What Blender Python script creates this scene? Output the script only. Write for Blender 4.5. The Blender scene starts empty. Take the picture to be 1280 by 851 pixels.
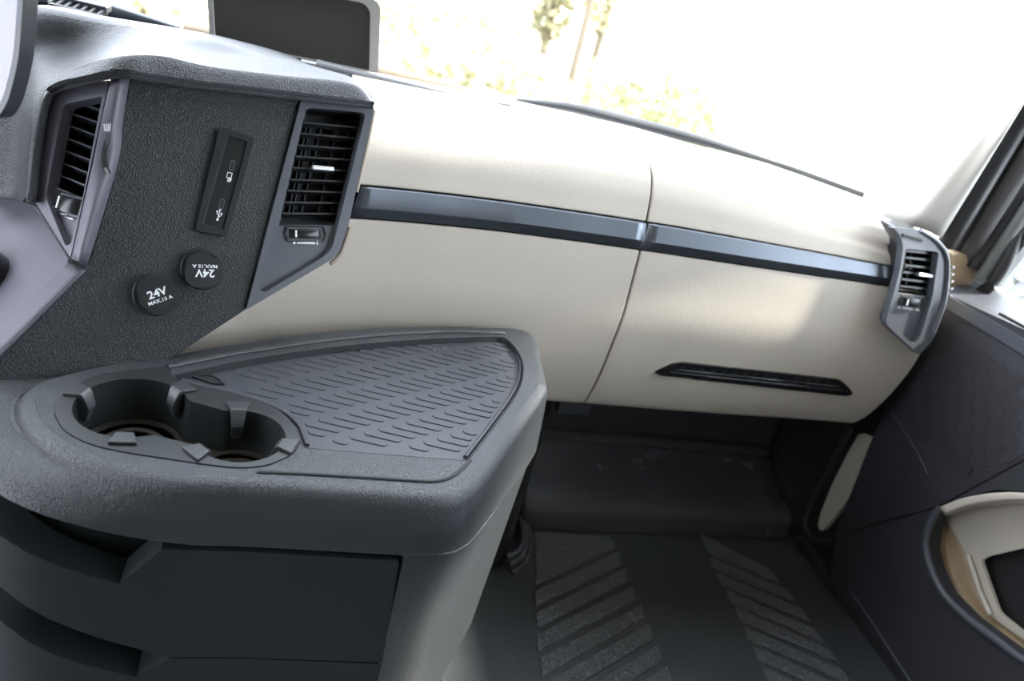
import bpy, bmesh, math, random
from mathutils import Vector, Matrix
from mathutils.geometry import delaunay_2d_cdt
random.seed(7)
V = Vector
scene = bpy.context.scene
COL = scene.collection

# ------------------------------------------------------------------ camera
# world: X to the passenger door, Y forward, Z up; eye at the origin, metres
FPX = 950.0; CX, CY = 640.0, 425.5
XR = V((0.9518694, 0.10979633, 0.28616327))      # world x in (image right, image down, view)
YR = V((-0.20311525, -0.47323748, 0.85719921))
ZR = V((0.22954051, -0.87406582, -0.42815896))
cam_d = bpy.data.cameras.new('camera'); cam = bpy.data.objects.new('camera', cam_d); COL.objects.link(cam)
right = V((XR[0], YR[0], ZR[0])); up = -V((XR[1], YR[1], ZR[1])); back = -V((XR[2], YR[2], ZR[2]))
cam.matrix_world = Matrix(((right[0], up[0], back[0], 0), (right[1], up[1], back[1], 0), (right[2], up[2], back[2], 0), (0, 0, 0, 1)))
cam_d.sensor_width = 36; cam_d.lens = FPX / 1280 * 36; cam_d.clip_start = 0.01; cam_d.clip_end = 500
scene.camera = cam
cam_d.dof.use_dof = True; cam_d.dof.focus_distance = 0.80; cam_d.dof.aperture_fstop = 4.5

# ------------------------------------------------------------------ world, sun, exposure
SKY = 9.2; SUN = 21.0
w = bpy.data.worlds.new('sky'); scene.world = w; w.use_nodes = True
bg = w.node_tree.nodes['Background']; bg.inputs[0].default_value = (0.87, 0.94, 1.06, 1); bg.inputs[1].default_value = SKY
sd = bpy.data.lights.new('sun', 'SUN'); sd.energy = SUN; sd.angle = math.radians(3.5); sd.color = (1.0, 0.95, 0.86)
sun = bpy.data.objects.new('sun', sd); COL.objects.link(sun)
sun.rotation_euler = V((-0.76, 0.03, -0.645)).to_track_quat('-Z', 'Y').to_euler()
vs = scene.view_settings
vs.view_transform = 'Standard'; vs.look = 'None'; vs.gamma = 1; vs.use_curve_mapping = False; vs.exposure = -0.2

# ------------------------------------------------------------------ projection helpers
def ray(px, py):
    c = V((px - CX, py - CY, FPX))
    return V((XR.dot(c), YR.dot(c), ZR.dot(c)))
def onX(px, py, x): r = ray(px, py); return r * (x / r.x)
def onY(px, py, y): r = ray(px, py); return r * (y / r.y)
def onZ(px, py, z): r = ray(px, py); return r * (z / r.z)
class Plane:
    def __init__(s, p, n):
        s.n = n.normalized(); s.d = s.n.dot(p)
        if s.d > 0: s.n = -s.n; s.d = -s.d          # normal towards the eye
    def hit(s, px, py, off=0.0):
        r = ray(px, py); return r * ((s.d + off) / s.n.dot(r))
    def f(s, off=0.0): return lambda u, v: s.hit(u, v, off)

def cr(pts, n):
    """Catmull-Rom through points, n steps per span"""
    out = []; m = len(pts)
    for i in range(m - 1):
        p0 = pts[i - 1] if i else pts[0] * 2 - pts[1]
        p1, p2 = pts[i], pts[i + 1]
        p3 = pts[i + 2] if i + 2 < m else p2 * 2 - p1
        for k in range(n):
            t = k / n
            out.append(0.5 * ((2 * p1) + (p2 - p0) * t + (2 * p0 - 5 * p1 + 4 * p2 - p3) * t * t + (3 * p1 - p0 - 3 * p2 + p3) * t ** 3))
    out.append(pts[-1].copy()); return out
def interp(x, xs, ys):
    if x <= xs[0]: return ys[0]
    for i in range(len(xs) - 1):
        if x <= xs[i + 1]:
            t = (x - xs[i]) / (xs[i + 1] - xs[i]); return ys[i] + (ys[i + 1] - ys[i]) * t
    return ys[-1]
def rounded(poly, r, n=4):
    """round the corners of a 2D polygon"""
    out = []; m = len(poly)
    for i in range(m):
        p = V(poly[i][:2]); a = V(poly[i - 1][:2]); b = V(poly[(i + 1) % m][:2])
        ra = poly[i][2] if len(poly[i]) > 2 else r
        da = (a - p); db = (b - p); la, lb = da.length, db.length
        rr = min(ra, la * 0.48, lb * 0.48)
        if rr < 1e-9: out.append(tuple(p)); continue
        pa = p + da / la * rr; pb = p + db / lb * rr
        for k in range(n + 1):
            t = k / n; out.append(tuple(pa * (1 - t) ** 2 + p * 2 * t * (1 - t) + pb * t * t))
    return out

# ------------------------------------------------------------------ materials
MATS = {}
def mat(name, col, rough=0.5, metal=0.0, bump=None, spec=0.5, vary=0.0, coat=0.0, emit=None, dust_sheen=0.0):
    m = bpy.data.materials.new(name); m.use_nodes = True
    nt = m.node_tree; b = nt.nodes['Principled BSDF']
    b.inputs['Base Color'].default_value = (*col, 1); b.inputs['Roughness'].default_value = rough
    b.inputs['Metallic'].default_value = metal; b.inputs['Specular IOR Level'].default_value = spec
    b.inputs['Coat Weight'].default_value = coat
    if dust_sheen: b.inputs['Sheen Weight'].default_value = dust_sheen; b.inputs['Sheen Roughness'].default_value = 0.35  # sheen for dust, put in to brighten faces seen at grazing angles
    tc = nt.nodes.new('ShaderNodeTexCoord')
    if vary:
        nz = nt.nodes.new('ShaderNodeTexNoise'); nz.inputs['Scale'].default_value = 14; nz.inputs['Detail'].default_value = 5
        nt.links.new(tc.outputs['Object'], nz.inputs['Vector'])
        mx = nt.nodes.new('ShaderNodeMix'); mx.data_type = 'RGBA'
        mx.inputs[6].default_value = (*[c * (1 - vary) for c in col], 1); mx.inputs[7].default_value = (*[c * (1 + vary) for c in col], 1)
        nt.links.new(nz.outputs['Fac'], mx.inputs[0]); nt.links.new(mx.outputs[2], b.inputs['Base Color'])
        rr = nt.nodes.new('ShaderNodeMapRange'); rr.inputs[3].default_value = rough * 0.88; rr.inputs[4].default_value = min(1, rough * 1.14)
        nt.links.new(nz.outputs['Fac'], rr.inputs[0]); nt.links.new(rr.outputs[0], b.inputs['Roughness'])
    if bump:
        kind, scale, strength, dist = bump
        if kind == 'leather':
            t = nt.nodes.new('ShaderNodeTexVoronoi'); t.feature = 'SMOOTH_F1'; t.inputs['Smoothness'].default_value = 0.35
            t.inputs['Scale'].default_value = scale; src = t.outputs['Distance']
            n2 = nt.nodes.new('ShaderNodeTexNoise'); n2.inputs['Scale'].default_value = scale * 0.35; n2.inputs['Detail'].default_value = 1
            sc = nt.nodes.new('ShaderNodeVectorMath'); sc.operation = 'SCALE'; sc.inputs[3].default_value = 3.0 / scale
            ad = nt.nodes.new('ShaderNodeVectorMath'); ad.operation = 'ADD'
            nt.links.new(tc.outputs['Object'], n2.inputs['Vector']); nt.links.new(n2.outputs['Color'], sc.inputs[0])
            nt.links.new(tc.outputs['Object'], ad.inputs[0]); nt.links.new(sc.outputs[0], ad.inputs[1]); nt.links.new(ad.outputs[0], t.inputs['Vector'])
        elif kind == 'dots':
            t = nt.nodes.new('ShaderNodeTexVoronoi'); t.inputs['Scale'].default_value = scale; t.inputs['Randomness'].default_value = 0.0
            src = t.outputs['Distance']; nt.links.new(tc.outputs['Object'], t.inputs['Vector'])
        else:
            t = nt.nodes.new('ShaderNodeTexNoise'); t.inputs['Scale'].default_value = scale; t.inputs['Detail'].default_value = 3
            src = t.outputs['Fac']; nt.links.new(tc.outputs['Object'], t.inputs['Vector'])
        bp = nt.nodes.new('ShaderNodeBump'); bp.inputs['Strength'].default_value = strength; bp.inputs['Distance'].default_value = dist
        nt.links.new(src, bp.inputs['Height']); nt.links.new(bp.outputs['Normal'], b.inputs['Normal'])
    if emit:
        b.inputs['Emission Color'].default_value = (*emit[0], 1); b.inputs['Emission Strength'].default_value = emit[1]
    MATS[name] = m; return m
mat('beige', (0.595, 0.535, 0.470), 0.5, bump=('leather', 800, 0.4, 0.0006), vary=0.03)
mat('black_leather', (0.011, 0.015, 0.019), 0.42, bump=('leather', 800, 0.65, 0.0011), vary=0.10)
mat('hood_leather', (0.040, 0.042, 0.050), 0.33, bump=('leather', 760, 0.55, 0.001), vary=0.06)
mat('bezel', (0.085, 0.092, 0.108), 0.34, bump=('noise', 900, 0.15, 0.0004), vary=0.05)
mat('lilac_grey', (0.105, 0.100, 0.125), 0.46, bump=('leather', 1300, 0.2, 0.0005), vary=0.04)
mat('strip', (0.15, 0.165, 0.19), 0.36, metal=1.0, vary=0.03)
mat('cap_black', (0.012, 0.013, 0.015), 0.34, vary=0.08)
mat('gap_black', (0.006, 0.006, 0.007), 0.7, vary=0.1)
mat('vent_black', (0.010, 0.010, 0.011), 0.5, vary=0.1)
mat('slat', (0.030, 0.032, 0.037), 0.30, vary=0.05)
mat('chrome', (0.75, 0.75, 0.76), 0.4, metal=1.0, vary=0.02)
mat('gloss_black', (0.010, 0.011, 0.013), 0.28, vary=0.1)
mat('white_print', (0.80, 0.82, 0.84), 0.6, vary=0.02)
mat('console', (0.018, 0.021, 0.026), 0.36, bump=('leather', 1000, 0.6, 0.0008), vary=0.07, dust_sheen=0.12, spec=0.65)
mat('console_shade', (0.013, 0.017, 0.018), 0.5, bump=('noise', 700, 0.15, 0.0005), vary=0.08, spec=0.3)  # darker copy of the console plastic, shade put into its colour
mat('tray_rubber', (0.042, 0.045, 0.054), 0.48, bump=('noise', 1500, 0.1, 0.0003), vary=0.06)
mat('cup_black', (0.018, 0.021, 0.022), 0.36, bump=('noise', 1200, 0.15, 0.0004), vary=0.06)
mat('cup_floor', (0.040, 0.036, 0.028), 0.4, vary=0.15)
mat('clip', (0.040, 0.043, 0.046), 0.33, vary=0.05)
mat('floor_rubber', (0.050, 0.054, 0.060), 0.36, bump=('leather', 420, 0.35, 0.0012), vary=0.12)
mat('rib_rubber', (0.12, 0.125, 0.135), 0.34, bump=('leather', 210, 1.0, 0.006), vary=0.12)
mat('step_rubber', (0.066, 0.069, 0.075), 0.26, bump=('leather', 330, 0.5, 0.0015), vary=0.10)
mat('carpet', (0.020, 0.020, 0.020), 0.9, bump=('noise', 900, 0.5, 0.001), vary=0.1)
mat('door_dark', (0.030, 0.030, 0.036), 0.55, bump=('leather', 900, 0.3, 0.0008), vary=0.08)
mat('grille_cloth', (0.030, 0.029, 0.036), 0.6, bump=('dots', 330, 0.9, 0.002), vary=0.05)
mat('grille_hex', (0.021, 0.020, 0.025), 0.6, bump=('dots', 330, 0.9, 0.002), vary=0.05)
mat('door_sill', (0.07, 0.075, 0.09), 0.42, bump=('leather', 900, 0.2, 0.0005), vary=0.05)
mat('door_beige', (0.50, 0.45, 0.38), 0.5, vary=0.03)
mat('tan', (0.34, 0.25, 0.15), 0.55, vary=0.05)
mat('fillet', (0.34, 0.28, 0.22), 0.55, vary=0.05)
mat('pillar_trim', (0.56, 0.54, 0.50), 0.6, bump=('noise', 700, 0.1, 0.0004), vary=0.03)
mat('seal', (0.020, 0.020, 0.022), 0.5, vary=0.1)
mat('flock', (0.085, 0.080, 0.080), 0.9, bump=('noise', 1200, 0.6, 0.001), vary=0.15)
mat('frame_grey', (0.16, 0.17, 0.17), 0.45, vary=0.05)
mat('screen', (0.020, 0.021, 0.020), 0.22, vary=0.1)
mat('silver', (0.30, 0.30, 0.31), 0.35, metal=0.7, vary=0.03)
mat('screen_reflect', (0.38, 0.36, 0.42), 0.3, vary=0.04)  # pale tone paints the bright reflection on the touch screen
mat('cab_lining', (0.30, 0.29, 0.27), 0.8, vary=0.04)
mat('wiper', (0.025, 0.028, 0.032), 0.45, vary=0.1)
mat('cab_paint', (0.7, 0.7, 0.7), 0.3, vary=0.02)
mat('mirror_glass', (0.9, 0.9, 0.92), 0.03, metal=1.0)
mat('seat_cloth', (0.30, 0.29, 0.28), 0.9, bump=('noise', 800, 0.4, 0.001), vary=0.1)
mat('leaf', (0.38, 0.39, 0.20), 0.6, vary=0.4)
mat('leaf_dry', (0.46, 0.43, 0.25), 0.6, vary=0.3)
mat('leaf_dark', (0.22, 0.20, 0.10), 0.6, vary=0.4)
mat('bark', (0.14, 0.11, 0.08), 0.8, bump=('noise', 30, 0.8, 0.02), vary=0.3)
mat('post_grey', (0.16, 0.15, 0.14), 0.7, vary=0.1)
mat('ground', (0.50, 0.48, 0.36), 0.9, bump=('noise', 3, 0.6, 0.05), vary=0.35)
def glass():
    m = bpy.data.materials.new('glass'); m.use_nodes = True; nt = m.node_tree; nt.nodes.clear()
    o = nt.nodes.new('ShaderNodeOutputMaterial'); mx = nt.nodes.new('ShaderNodeMixShader')
    tr = nt.nodes.new('ShaderNodeBsdfTransparent'); gl = nt.nodes.new('ShaderNodeBsdfGlossy'); fr = nt.nodes.new('ShaderNodeFresnel')
    tr.inputs[0].default_value = (0.97, 0.985, 0.975, 1); gl.inputs['Roughness'].default_value = 0.01; fr.inputs[0].default_value = 1.25
    nt.links.new(fr.outputs[0], mx.inputs[0]); nt.links.new(tr.outputs[0], mx.inputs[1]); nt.links.new(gl.outputs[0], mx.inputs[2])
    nt.links.new(mx.outputs[0], o.inputs[0]); MATS['glass'] = m
glass()

# ------------------------------------------------------------------ object helpers
ORG = {}
def tag(o, label, cat=None, group=None, kind=None):
    if label: o['label'] = label
    if cat: o['category'] = cat
    if group: o['group'] = group
    if kind: o['kind'] = kind
    return o
def thing(name, loc, label, cat=None, group=None, kind=None):
    o = bpy.data.objects.new(name, None); COL.objects.link(o); o.empty_display_size = 0.02
    o.location = loc; ORG[o.name] = V(loc); return tag(o, label, cat, group, kind)
def link(name, me, org, parent=None):
    o = bpy.data.objects.new(name, me); COL.objects.link(o)
    if parent: o.parent = parent; o.location = org - ORG[parent.name]
    else: o.location = org
    ORG[o.name] = V(org); return o
def obj(name, verts, faces, m, parent=None, bevel=0.0, seg=2, sharp=38, solid=0.0, face_eye=False, smooth=True, fix=False):
    n = len(verts); lo = V((min(v[i] for v in verts) for i in range(3))); hi = V((max(v[i] for v in verts) for i in range(3)))
    org = V(((lo.x + hi.x) / 2, (lo.y + hi.y) / 2, lo.z)) if parent is None else (lo + hi) / 2
    me = bpy.data.meshes.new(name); me.from_pydata([tuple(V(v) - org) for v in verts], [], [tuple(f) for f in faces])
    if fix:
        bm = bmesh.new(); bm.from_mesh(me); bmesh.ops.remove_doubles(bm, verts=bm.verts, dist=1e-6); bmesh.ops.recalc_face_normals(bm, faces=bm.faces); bm.to_mesh(me); bm.free()
    if face_eye:
        me.update(); s = sum(p.normal.dot(-(p.center + org)) * p.area for p in me.polygons)
        if s < 0: me.flip_normals()
    if smooth:
        me.polygons.foreach_set('use_smooth', [True] * len(me.polygons)); me.set_sharp_from_angle(angle=math.radians(sharp))
    me.materials.append(MATS[m]); me.update()
    o = link(name, me, org, parent)
    if solid:
        s = o.modifiers.new('solid', 'SOLIDIFY'); s.thickness = solid; s.offset = -1
    if bevel:
        b = o.modifiers.new('bevel', 'BEVEL'); b.width = bevel; b.segments = seg; b.limit_method = 'ANGLE'; b.angle_limit = math.radians(40); b.harden_normals = True
    return o
def grid(rows, closed=False):
    nr, nc = len(rows), len(rows[0]); vs = [p for r in rows for p in r]; fs = []
    for i in range(nr - 1):
        for j in range(nc if closed else nc - 1):
            k = (j + 1) % nc; fs.append((i * nc + j, i * nc + k, (i + 1) * nc + k, (i + 1) * nc + j))
    return vs, fs
def patch(name, rows, m, parent=None, n=6, solid=0.004, bevel=0.0, nr=None):
    R = [cr(r, n) for r in rows]; nc = len(R[0])
    cols = [cr([R[i][j] for i in range(len(R))], nr or n) for j in range(nc)]
    vs, fs = grid(cols)
    return obj(name, vs, fs, m, parent, solid=solid, face_eye=True, bevel=bevel, sharp=60)
def inside(p, poly):
    c = False; x, y = p; m = len(poly)
    for i in range(m):
        x1, y1 = poly[i][:2]; x2, y2 = poly[i - 1][:2]
        if (y1 > y) != (y2 > y) and x < (x2 - x1) * (y - y1) / (y2 - y1) + x1: c = not c
    return c
def dens(poly, step):
    out = []; m = len(poly)
    for i in range(m):
        a = V(poly[i][:2]); b = V(poly[(i + 1) % m][:2]); k = max(1, int((b - a).length / step))
        for j in range(k): out.append(tuple(a.lerp(b, j / k)))
    return out
def sheet(name, outline, fmap, thick, m, parent=None, holes=(), step=None, bevel=0.0, seg=2, grid_pts=True, backdir=None):
    """plate over a 2D outline with holes, mapped to 3D by fmap; thick = depth away from the eye-side"""
    loops = [outline] + list(holes)
    if step: loops = [dens(l, step) for l in loops]
    pts = []; edges = []
    for l in loops:
        b = len(pts); pts += [V(p[:2]) for p in l]; edges += [(b + i, b + (i + 1) % len(l)) for i in range(len(l))]
    if step and grid_pts:
        xs = [p.x for p in pts]; ys = [p.y for p in pts]; x = min(xs) + step * 0.5
        nb = list(pts)
        while x < max(xs):
            y = min(ys) + step * 0.5
            while y < max(ys):
                if inside((x, y), loops[0]) and not any(inside((x, y), h) for h in loops[1:]):
                    if min((q.x - x) ** 2 + (q.y - y) ** 2 for q in nb) > (step * 0.45) ** 2: pts.append(V((x, y)))
                y += step
            x += step
    r = delaunay_2d_cdt(pts, edges, [], 0, 1e-6); P = r[0]; T = []
    for f in r[2]:
        c = (P[f[0]] + P[f[1]] + P[f[2]]) / 3
        if inside(c, loops[0]) and not any(inside(c, h) for h in loops[1:]): T.append(tuple(f))
    fr = [fmap(p.x, p.y) for p in P]
    if backdir is None:
        nn = V((0, 0, 0))
        for a, b, c in T: nn += (fr[b] - fr[a]).cross(fr[c] - fr[a])
        nn.normalize(); cen = sum((fr[t[0]] for t in T), V((0, 0, 0))) / len(T)
        if nn.dot(cen) < 0: nn = -nn
        bd = nn
    else: bd = V(backdir).normalized()
    n = len(fr); bk = [p + bd * thick for p in fr]
    cnt = {}
    for t in T:
        for i in range(3): cnt[tuple(sorted((t[i], t[(i + 1) % 3])))] = cnt.get(tuple(sorted((t[i], t[(i + 1) % 3]))), 0) + 1
    F = list(T) + [(c + n, b + n, a + n) for a, b, c in T]
    for t in T:
        for i in range(3):
            a, b = t[i], t[(i + 1) % 3]
            if cnt[tuple(sorted((a, b)))] == 1: F.append((b, a, a + n, b + n))
    used = sorted({i for f in F for i in f}); mp = {u: k for k, u in enumerate(used)}; allv = fr + bk
    return obj(name, [allv[u] for u in used], [tuple(mp[i] for i in f) for f in F], m, parent, bevel=bevel, seg=seg, fix=True)
def box_pts(p0, p1, t, d):
    """box from p0 to p1, half-extents by vectors t and d"""
    vs = [p + a * t + b * d for p in (p0, p1) for a, b in ((-1, -1), (1, -1), (1, 1), (-1, 1))]
    fs = [(0, 1, 2, 3), (7, 6, 5, 4), (0, 4, 5, 1), (1, 5, 6, 2), (2, 6, 7, 3), (3, 7, 4, 0)]
    return vs, fs
def bar(name, p0, p1, t, d, m, parent=None, bevel=0.0):
    vs, fs = box_pts(p0, p1, t, d); return obj(name, vs, fs, m, parent, bevel=bevel, fix=True)
def tube(name, path, r, m, parent=None, n=10, flat=None):
    rings = []; k = len(path)
    for i, p in enumerate(path):
        t = (path[min(i + 1, k - 1)] - path[max(i - 1, 0)]).normalized()
        u = t.cross(V((0, 0, 1)) if abs(t.z) < 0.95 else V((1, 0, 0))).normalized(); w2 = t.cross(u)
        rr = r[i] if isinstance(r, (list, tuple)) else r
        rings.append([p + u * (rr * math.cos(a * math.tau / n)) + w2 * (rr * math.sin(a * math.tau / n) * (flat or 1)) for a in range(n)])
    vs, fs = grid(rings, True); b = len(vs)
    fs += [tuple(range(n - 1, -1, -1)), tuple(b - n + i for i in range(n))]
    return obj(name, vs, fs, m, parent, fix=True, sharp=60)
def lathe(name, cen, axis, prof, m, parent=None, n=32, sharp=35):
    ax = axis.normalized(); u = ax.orthogonal().normalized(); v = ax.cross(u); rings = []
    for r, h in prof: rings.append([cen + ax * h + u * (r * math.cos(a * math.tau / n)) + v * (r * math.sin(a * math.tau / n)) for a in range(n)])
    vs, fs = grid(rings, True); b = len(vs)
    fs += [tuple(range(n - 1, -1, -1)), tuple(b - n + i for i in range(n))]
    return obj(name, vs, fs, m, parent, fix=True, sharp=sharp)
def text(name, s, plane, off, c, dirpx, hpx, m, parent, sx=1.0):
    """flat print on a plane: c = centre pixel, dirpx = baseline direction in pixels"""
    o = plane.hit(c[0], c[1], off); xd = (plane.hit(c[0] + dirpx[0], c[1] + dirpx[1], off) - o).normalized()
    yd = plane.n.cross(xd).normalized(); h = (plane.hit(c[0] - dirpx[1] * 0, c[1] - hpx, off) - o).length
    cu = bpy.data.curves.new(name, 'FONT'); cu.body = s; cu.align_x = 'CENTER'; cu.align_y = 'CENTER'; cu.extrude = 0.02; cu.offset = 0.022
    t = bpy.data.objects.new('tmp', cu); COL.objects.link(t); bpy.context.view_layer.update()
    me = bpy.data.meshes.new_from_object(t.evaluated_get(bpy.context.evaluated_depsgraph_get()))
    bpy.data.objects.remove(t); k = h / 0.70
    pts = [o + xd * (v.co.x * k * sx) + yd * (v.co.y * k) + plane.n * (v.co.z * k * 0.2) for v in me.vertices]
    return obj(name, pts, [tuple(p.vertices) for p in me.polygons], m, parent, smooth=False)

# ================================================================== THE SETTING
FLOOR = -0.92
# windscreen base curve (x, y)
WX = [-1.06, -0.90, -0.70, -0.40, -0.05, 0.30, 0.60, 0.80, 0.90, 0.965, 1.0]
WY = [1.04, 1.16, 1.22, 1.26, 1.27, 1.265, 1.235, 1.18, 1.12, 1.07, 1.04]
def wy(x): return interp(x, WX, WY)
RAKE = 0.30
def glass_pt(x, z):
    return V((x * (1 - 0.02 * (z + 0.2)), wy(x) - RAKE * (z + 0.2), z))
rows = [[glass_pt(-1.06 + 2.06 * i / 40, -0.26 + 0.98 * j / 10) for i in range(41)] for j in range(11)]
vs_, fs_ = grid(rows)
tag(obj('window_1', vs_, fs_, 'glass', solid=0.0), 'wide curved windscreen glass in front of the dashboard', kind='structure')

def plate(name, poly, z, thick, m, parent=None, bevel=0.0, step=None, holes=(), seg=2):
    return sheet(name, poly, lambda u, v: V((u, v, z)), thick, m, parent, backdir=(0, 0, -1), bevel=bevel, step=step, holes=holes, seg=seg)
fl = plate('floor', [(-1.2, -1.0), (1.12, -1.0), (1.12, 1.30), (-1.2, 1.30)], FLOOR - 0.006, 0.04, 'floor_rubber')
tag(fl, 'black grained rubber floor of the cab footwell', kind='structure')
tag(sheet('ceiling', [(-1.2, -1.0), (1.16, -1.0), (1.16, 0.99), (-1.2, 0.99)], lambda u, v: V((u, v, 0.74)), 0.04, 'cab_lining', backdir=(0, 0, 1)), 'pale cab roof lining', kind='structure')
tag(sheet('wall_rear', [(-1.2, FLOOR), (1.16, FLOOR), (1.16, 0.74), (-1.2, 0.74)], lambda u, v: V((u, -1.0, v)), 0.04, 'cab_lining', backdir=(0, -1, 0)), 'pale rear wall lining of the cab', kind='structure')
tag(sheet('wall_left', [(-1.0, FLOOR), (1.30, FLOOR), (1.30, -0.25), (1.02, -0.25), (0.80, 0.74), (-1.0, 0.74)], lambda u, v: V((-1.16, u, v)), 0.05, 'cab_lining', backdir=(-1, 0, 0),
          holes=[[(0.90, -0.60), (0.92, -0.22), (0.72, 0.62), (0.0, 0.62), (0.0, -0.88), (0.70, -0.88)]]), 'pale driver side cab wall with open doorway', kind='structure')
# bulkhead below the dash
tag(sheet('wall_front', [(-1.2, FLOOR), (1.12, FLOOR), (1.12, -0.30), (-1.2, -0.30)], lambda u, v: V((u, 1.30 if v < -0.3 else 1.29, v)), 0.04, 'carpet', backdir=(0, 1, 0)), 'dark bulkhead behind the footwell', kind='structure')

# moulded step across the footwell
st = thing('trim_1', V((0.75, 1.2, FLOOR)), 'black moulded rubber step across the end of the footwell', kind='structure')
prof = [(1.058, FLOOR), (1.062, -0.885), (1.068, -0.872), (1.082, -0.864), (1.12, -0.856), (1.215, -0.838), (1.222, -0.830), (1.230, -0.829), (1.236, -0.836), (1.243, -0.822), (1.254, -0.819), (1.262, -0.824), (1.275, -0.66), (1.285, -0.58)]
R = []
for i, x in enumerate([0.452, 0.457, 0.463, 0.472, 0.60, 0.80, 1.0, 1.055, 1.062, 1.067]):
    k = [0.9, 0.35, 0.1, 0, 0, 0, 0, 0.1, 0.4, 0.9][i]
    R.append([V((x + (y - 1.06) * (0.0 if i < 5 else 0.12), y + (k * 0.05 if j < 5 else 0), z - k * 0.02 * (j > 1))) for j, (y, z) in enumerate(prof)])
vs_, fs_ = grid(R); obj('step_moulding', vs_, fs_, 'step_rubber', st, face_eye=True, sharp=50)
# small grey clip under the dash edge
tunnel = tag(sheet('trim_2', rounded([(-0.3, 0.75), (0.20, 0.75), (0.25, 0.86), (0.36, 0.935), (0.425, 0.985), (0.447, 1.06), (0.447, 1.29), (-0.3, 1.29)], 0.03), lambda u, v: V((u, v, -0.56)), 0.36, 'seal', backdir=(0, 0, -1), bevel=0.006), 'black engine tunnel side beside the footwell', kind='structure')
seal = thing('trim_3', V((0.43, 1.0, FLOOR)), 'black ribbed rubber corner seal at the foot of the tunnel', kind='structure')
for k in range(3):
    z = FLOOR + 0.004 + 0.009 * k; o = 0.026 - 0.009 * k
    tube('seal_rib', cr([V((0.405 + o * .6, 0.965 - o, z)), V((0.428 + o * .8, 0.978 - o * .6, z)), V((0.443 + o, 1.0, z)), V((0.449 + o, 1.03, z)), V((0.450 + o, 1.06, z))], 4), 0.006, 'step_rubber', seal, n=8)

# ------------------------------------------------------------------ outside
gr = sheet('ground', [(-60, 1.9), (60, 1.9), (60, 90), (-60, 90)], lambda u, v: V((u, v, -2.45)), 0.2, 'ground', backdir=(0, 0, -1))
tag(gr, 'pale dry sunlit ground outside the windscreen', kind='structure')
LEAF = None
def foliage(name, cen, rad, n, size, m, parent):
    vs, fs = [], []
    for i in range(n):
        while True:
            d = V((random.uniform(-1, 1), random.uniform(-1, 1), random.uniform(-1, 1)))
            if 0.15 < d.length < 1: break
        p = cen + V((d.x * rad[0], d.y * rad[1], d.z * rad[2])); s = size * random.uniform(0.6, 1.5)
        a = V((random.gauss(0, 1), random.gauss(0, 1), random.gauss(0, 0.7))).normalized(); b = a.orthogonal().normalized()
        k = len(vs); vs += [p - a * s, p - b * s * 0.45, p + a * s, p + b * s * 0.45]; fs.append((k, k + 1, k + 2, k + 3))
    o = obj(name, vs, fs, m, parent, smooth=False); o['kind'] = 'stuff'; return o
def tree(px, Y, h, rad, m, label, cat='tree', trunk=0.12, n=2500, leaf=0.11, lift=0.6, name='leafy_tree'):
    r = ray(*px); base = V((r.x * Y / r.y, Y, -2.45))
    t = thing(name, base, label, cat)
    lean = V((random.uniform(-.1, .1), random.uniform(-.1, .1), 0))
    tube('trunk', [base, base + V((0, 0, h * 0.35)) + lean * 0.5, base + V((0, 0, h * 0.8)) + lean], [trunk, trunk * 0.8, trunk * 0.4], 'bark', t, n=9)
    foliage('foliage', base + V((0, 0, h * lift)) + lean, rad, n, leaf, m, t)
    for k in range(4):
        a = k * 1.6 + random.random(); tube('branch', [base + V((0, 0, h * 0.45)) + lean * 0.6, base + V((math.cos(a) * rad[0] * 0.5, math.sin(a) * rad[1] * 0.5, h * (0.55 + 0.05 * k)))], [trunk * 0.45, trunk * 0.15], 'bark', t, n=6)
    return t
tree((690, 20), 17, 5.0, (0.55, 0.5, 1.9), 'leaf_dark', 'dark leafy tree with upright crown standing beyond the windscreen', n=900, leaf=0.13)
tree((735, 20), 14, 5.0, (0.10, 0.10, 0.3), 'leaf_dry', 'slim bare pale trunk with few leaves beside the dark tree', n=60, trunk=0.10, lift=0.9)
tree((762, 5), 18, 4.6, (0.7, 0.6, 1.2), 'leaf_dry', 'yellow leaved tree just right of the slim pale trunk', n=700, leaf=0.12)
for i, (px, Y, h, rr, m, lb) in enumerate([((180, 10), 16, 2.6, (2.2, 1.0, 1.2), 'leaf_dry', 'pale yellow bush seen between the pale screen and dash display'),
        ((540, 30), 19, 2.2, (2.6, 1.2, 1.1), 'leaf', 'low green yellow bush just right of the dash display'),
        ((850, 60), 15, 1.6, (2.0, 1.0, 0.9), 'leaf', 'low spreading bush in front of the dark leafy tree'),
        ((610, 70), 13, 1.3, (1.6, 0.9, 0.8), 'leaf_dry', 'small low yellow bush close to the foot of the windscreen'),
        ((430, 0), 26, 3.4, (3.2, 1.4, 1.8), 'leaf', 'tall green bush rising behind the dash display'),
        ((1010, 40), 22, 2.4, (3.0, 1.2, 1.3), 'leaf_dry', 'wide pale dry bush behind the small grey post')]):
    tree(px, Y, h, rr, m, lb, cat='bush', trunk=0.06, n=2200, leaf=0.10, lift=0.5, name='bush')
# small grey post with a board, far outside
pb = onZ(985, 142, -2.45); ps = thing('signpost', pb, 'small grey post with a square board standing on the bright ground', 'post')
tube('post', [pb, pb + V((0, 0, 0.62))], 0.045, 'post_grey', ps)
bar('board', pb + V((-0.18, 0, 0.52)), pb + V((0.26, 0, 0.52)), V((0, 0, 0.10)), V((0, 0.02, 0)), 'post_grey', ps, bevel=0.01)

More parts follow.
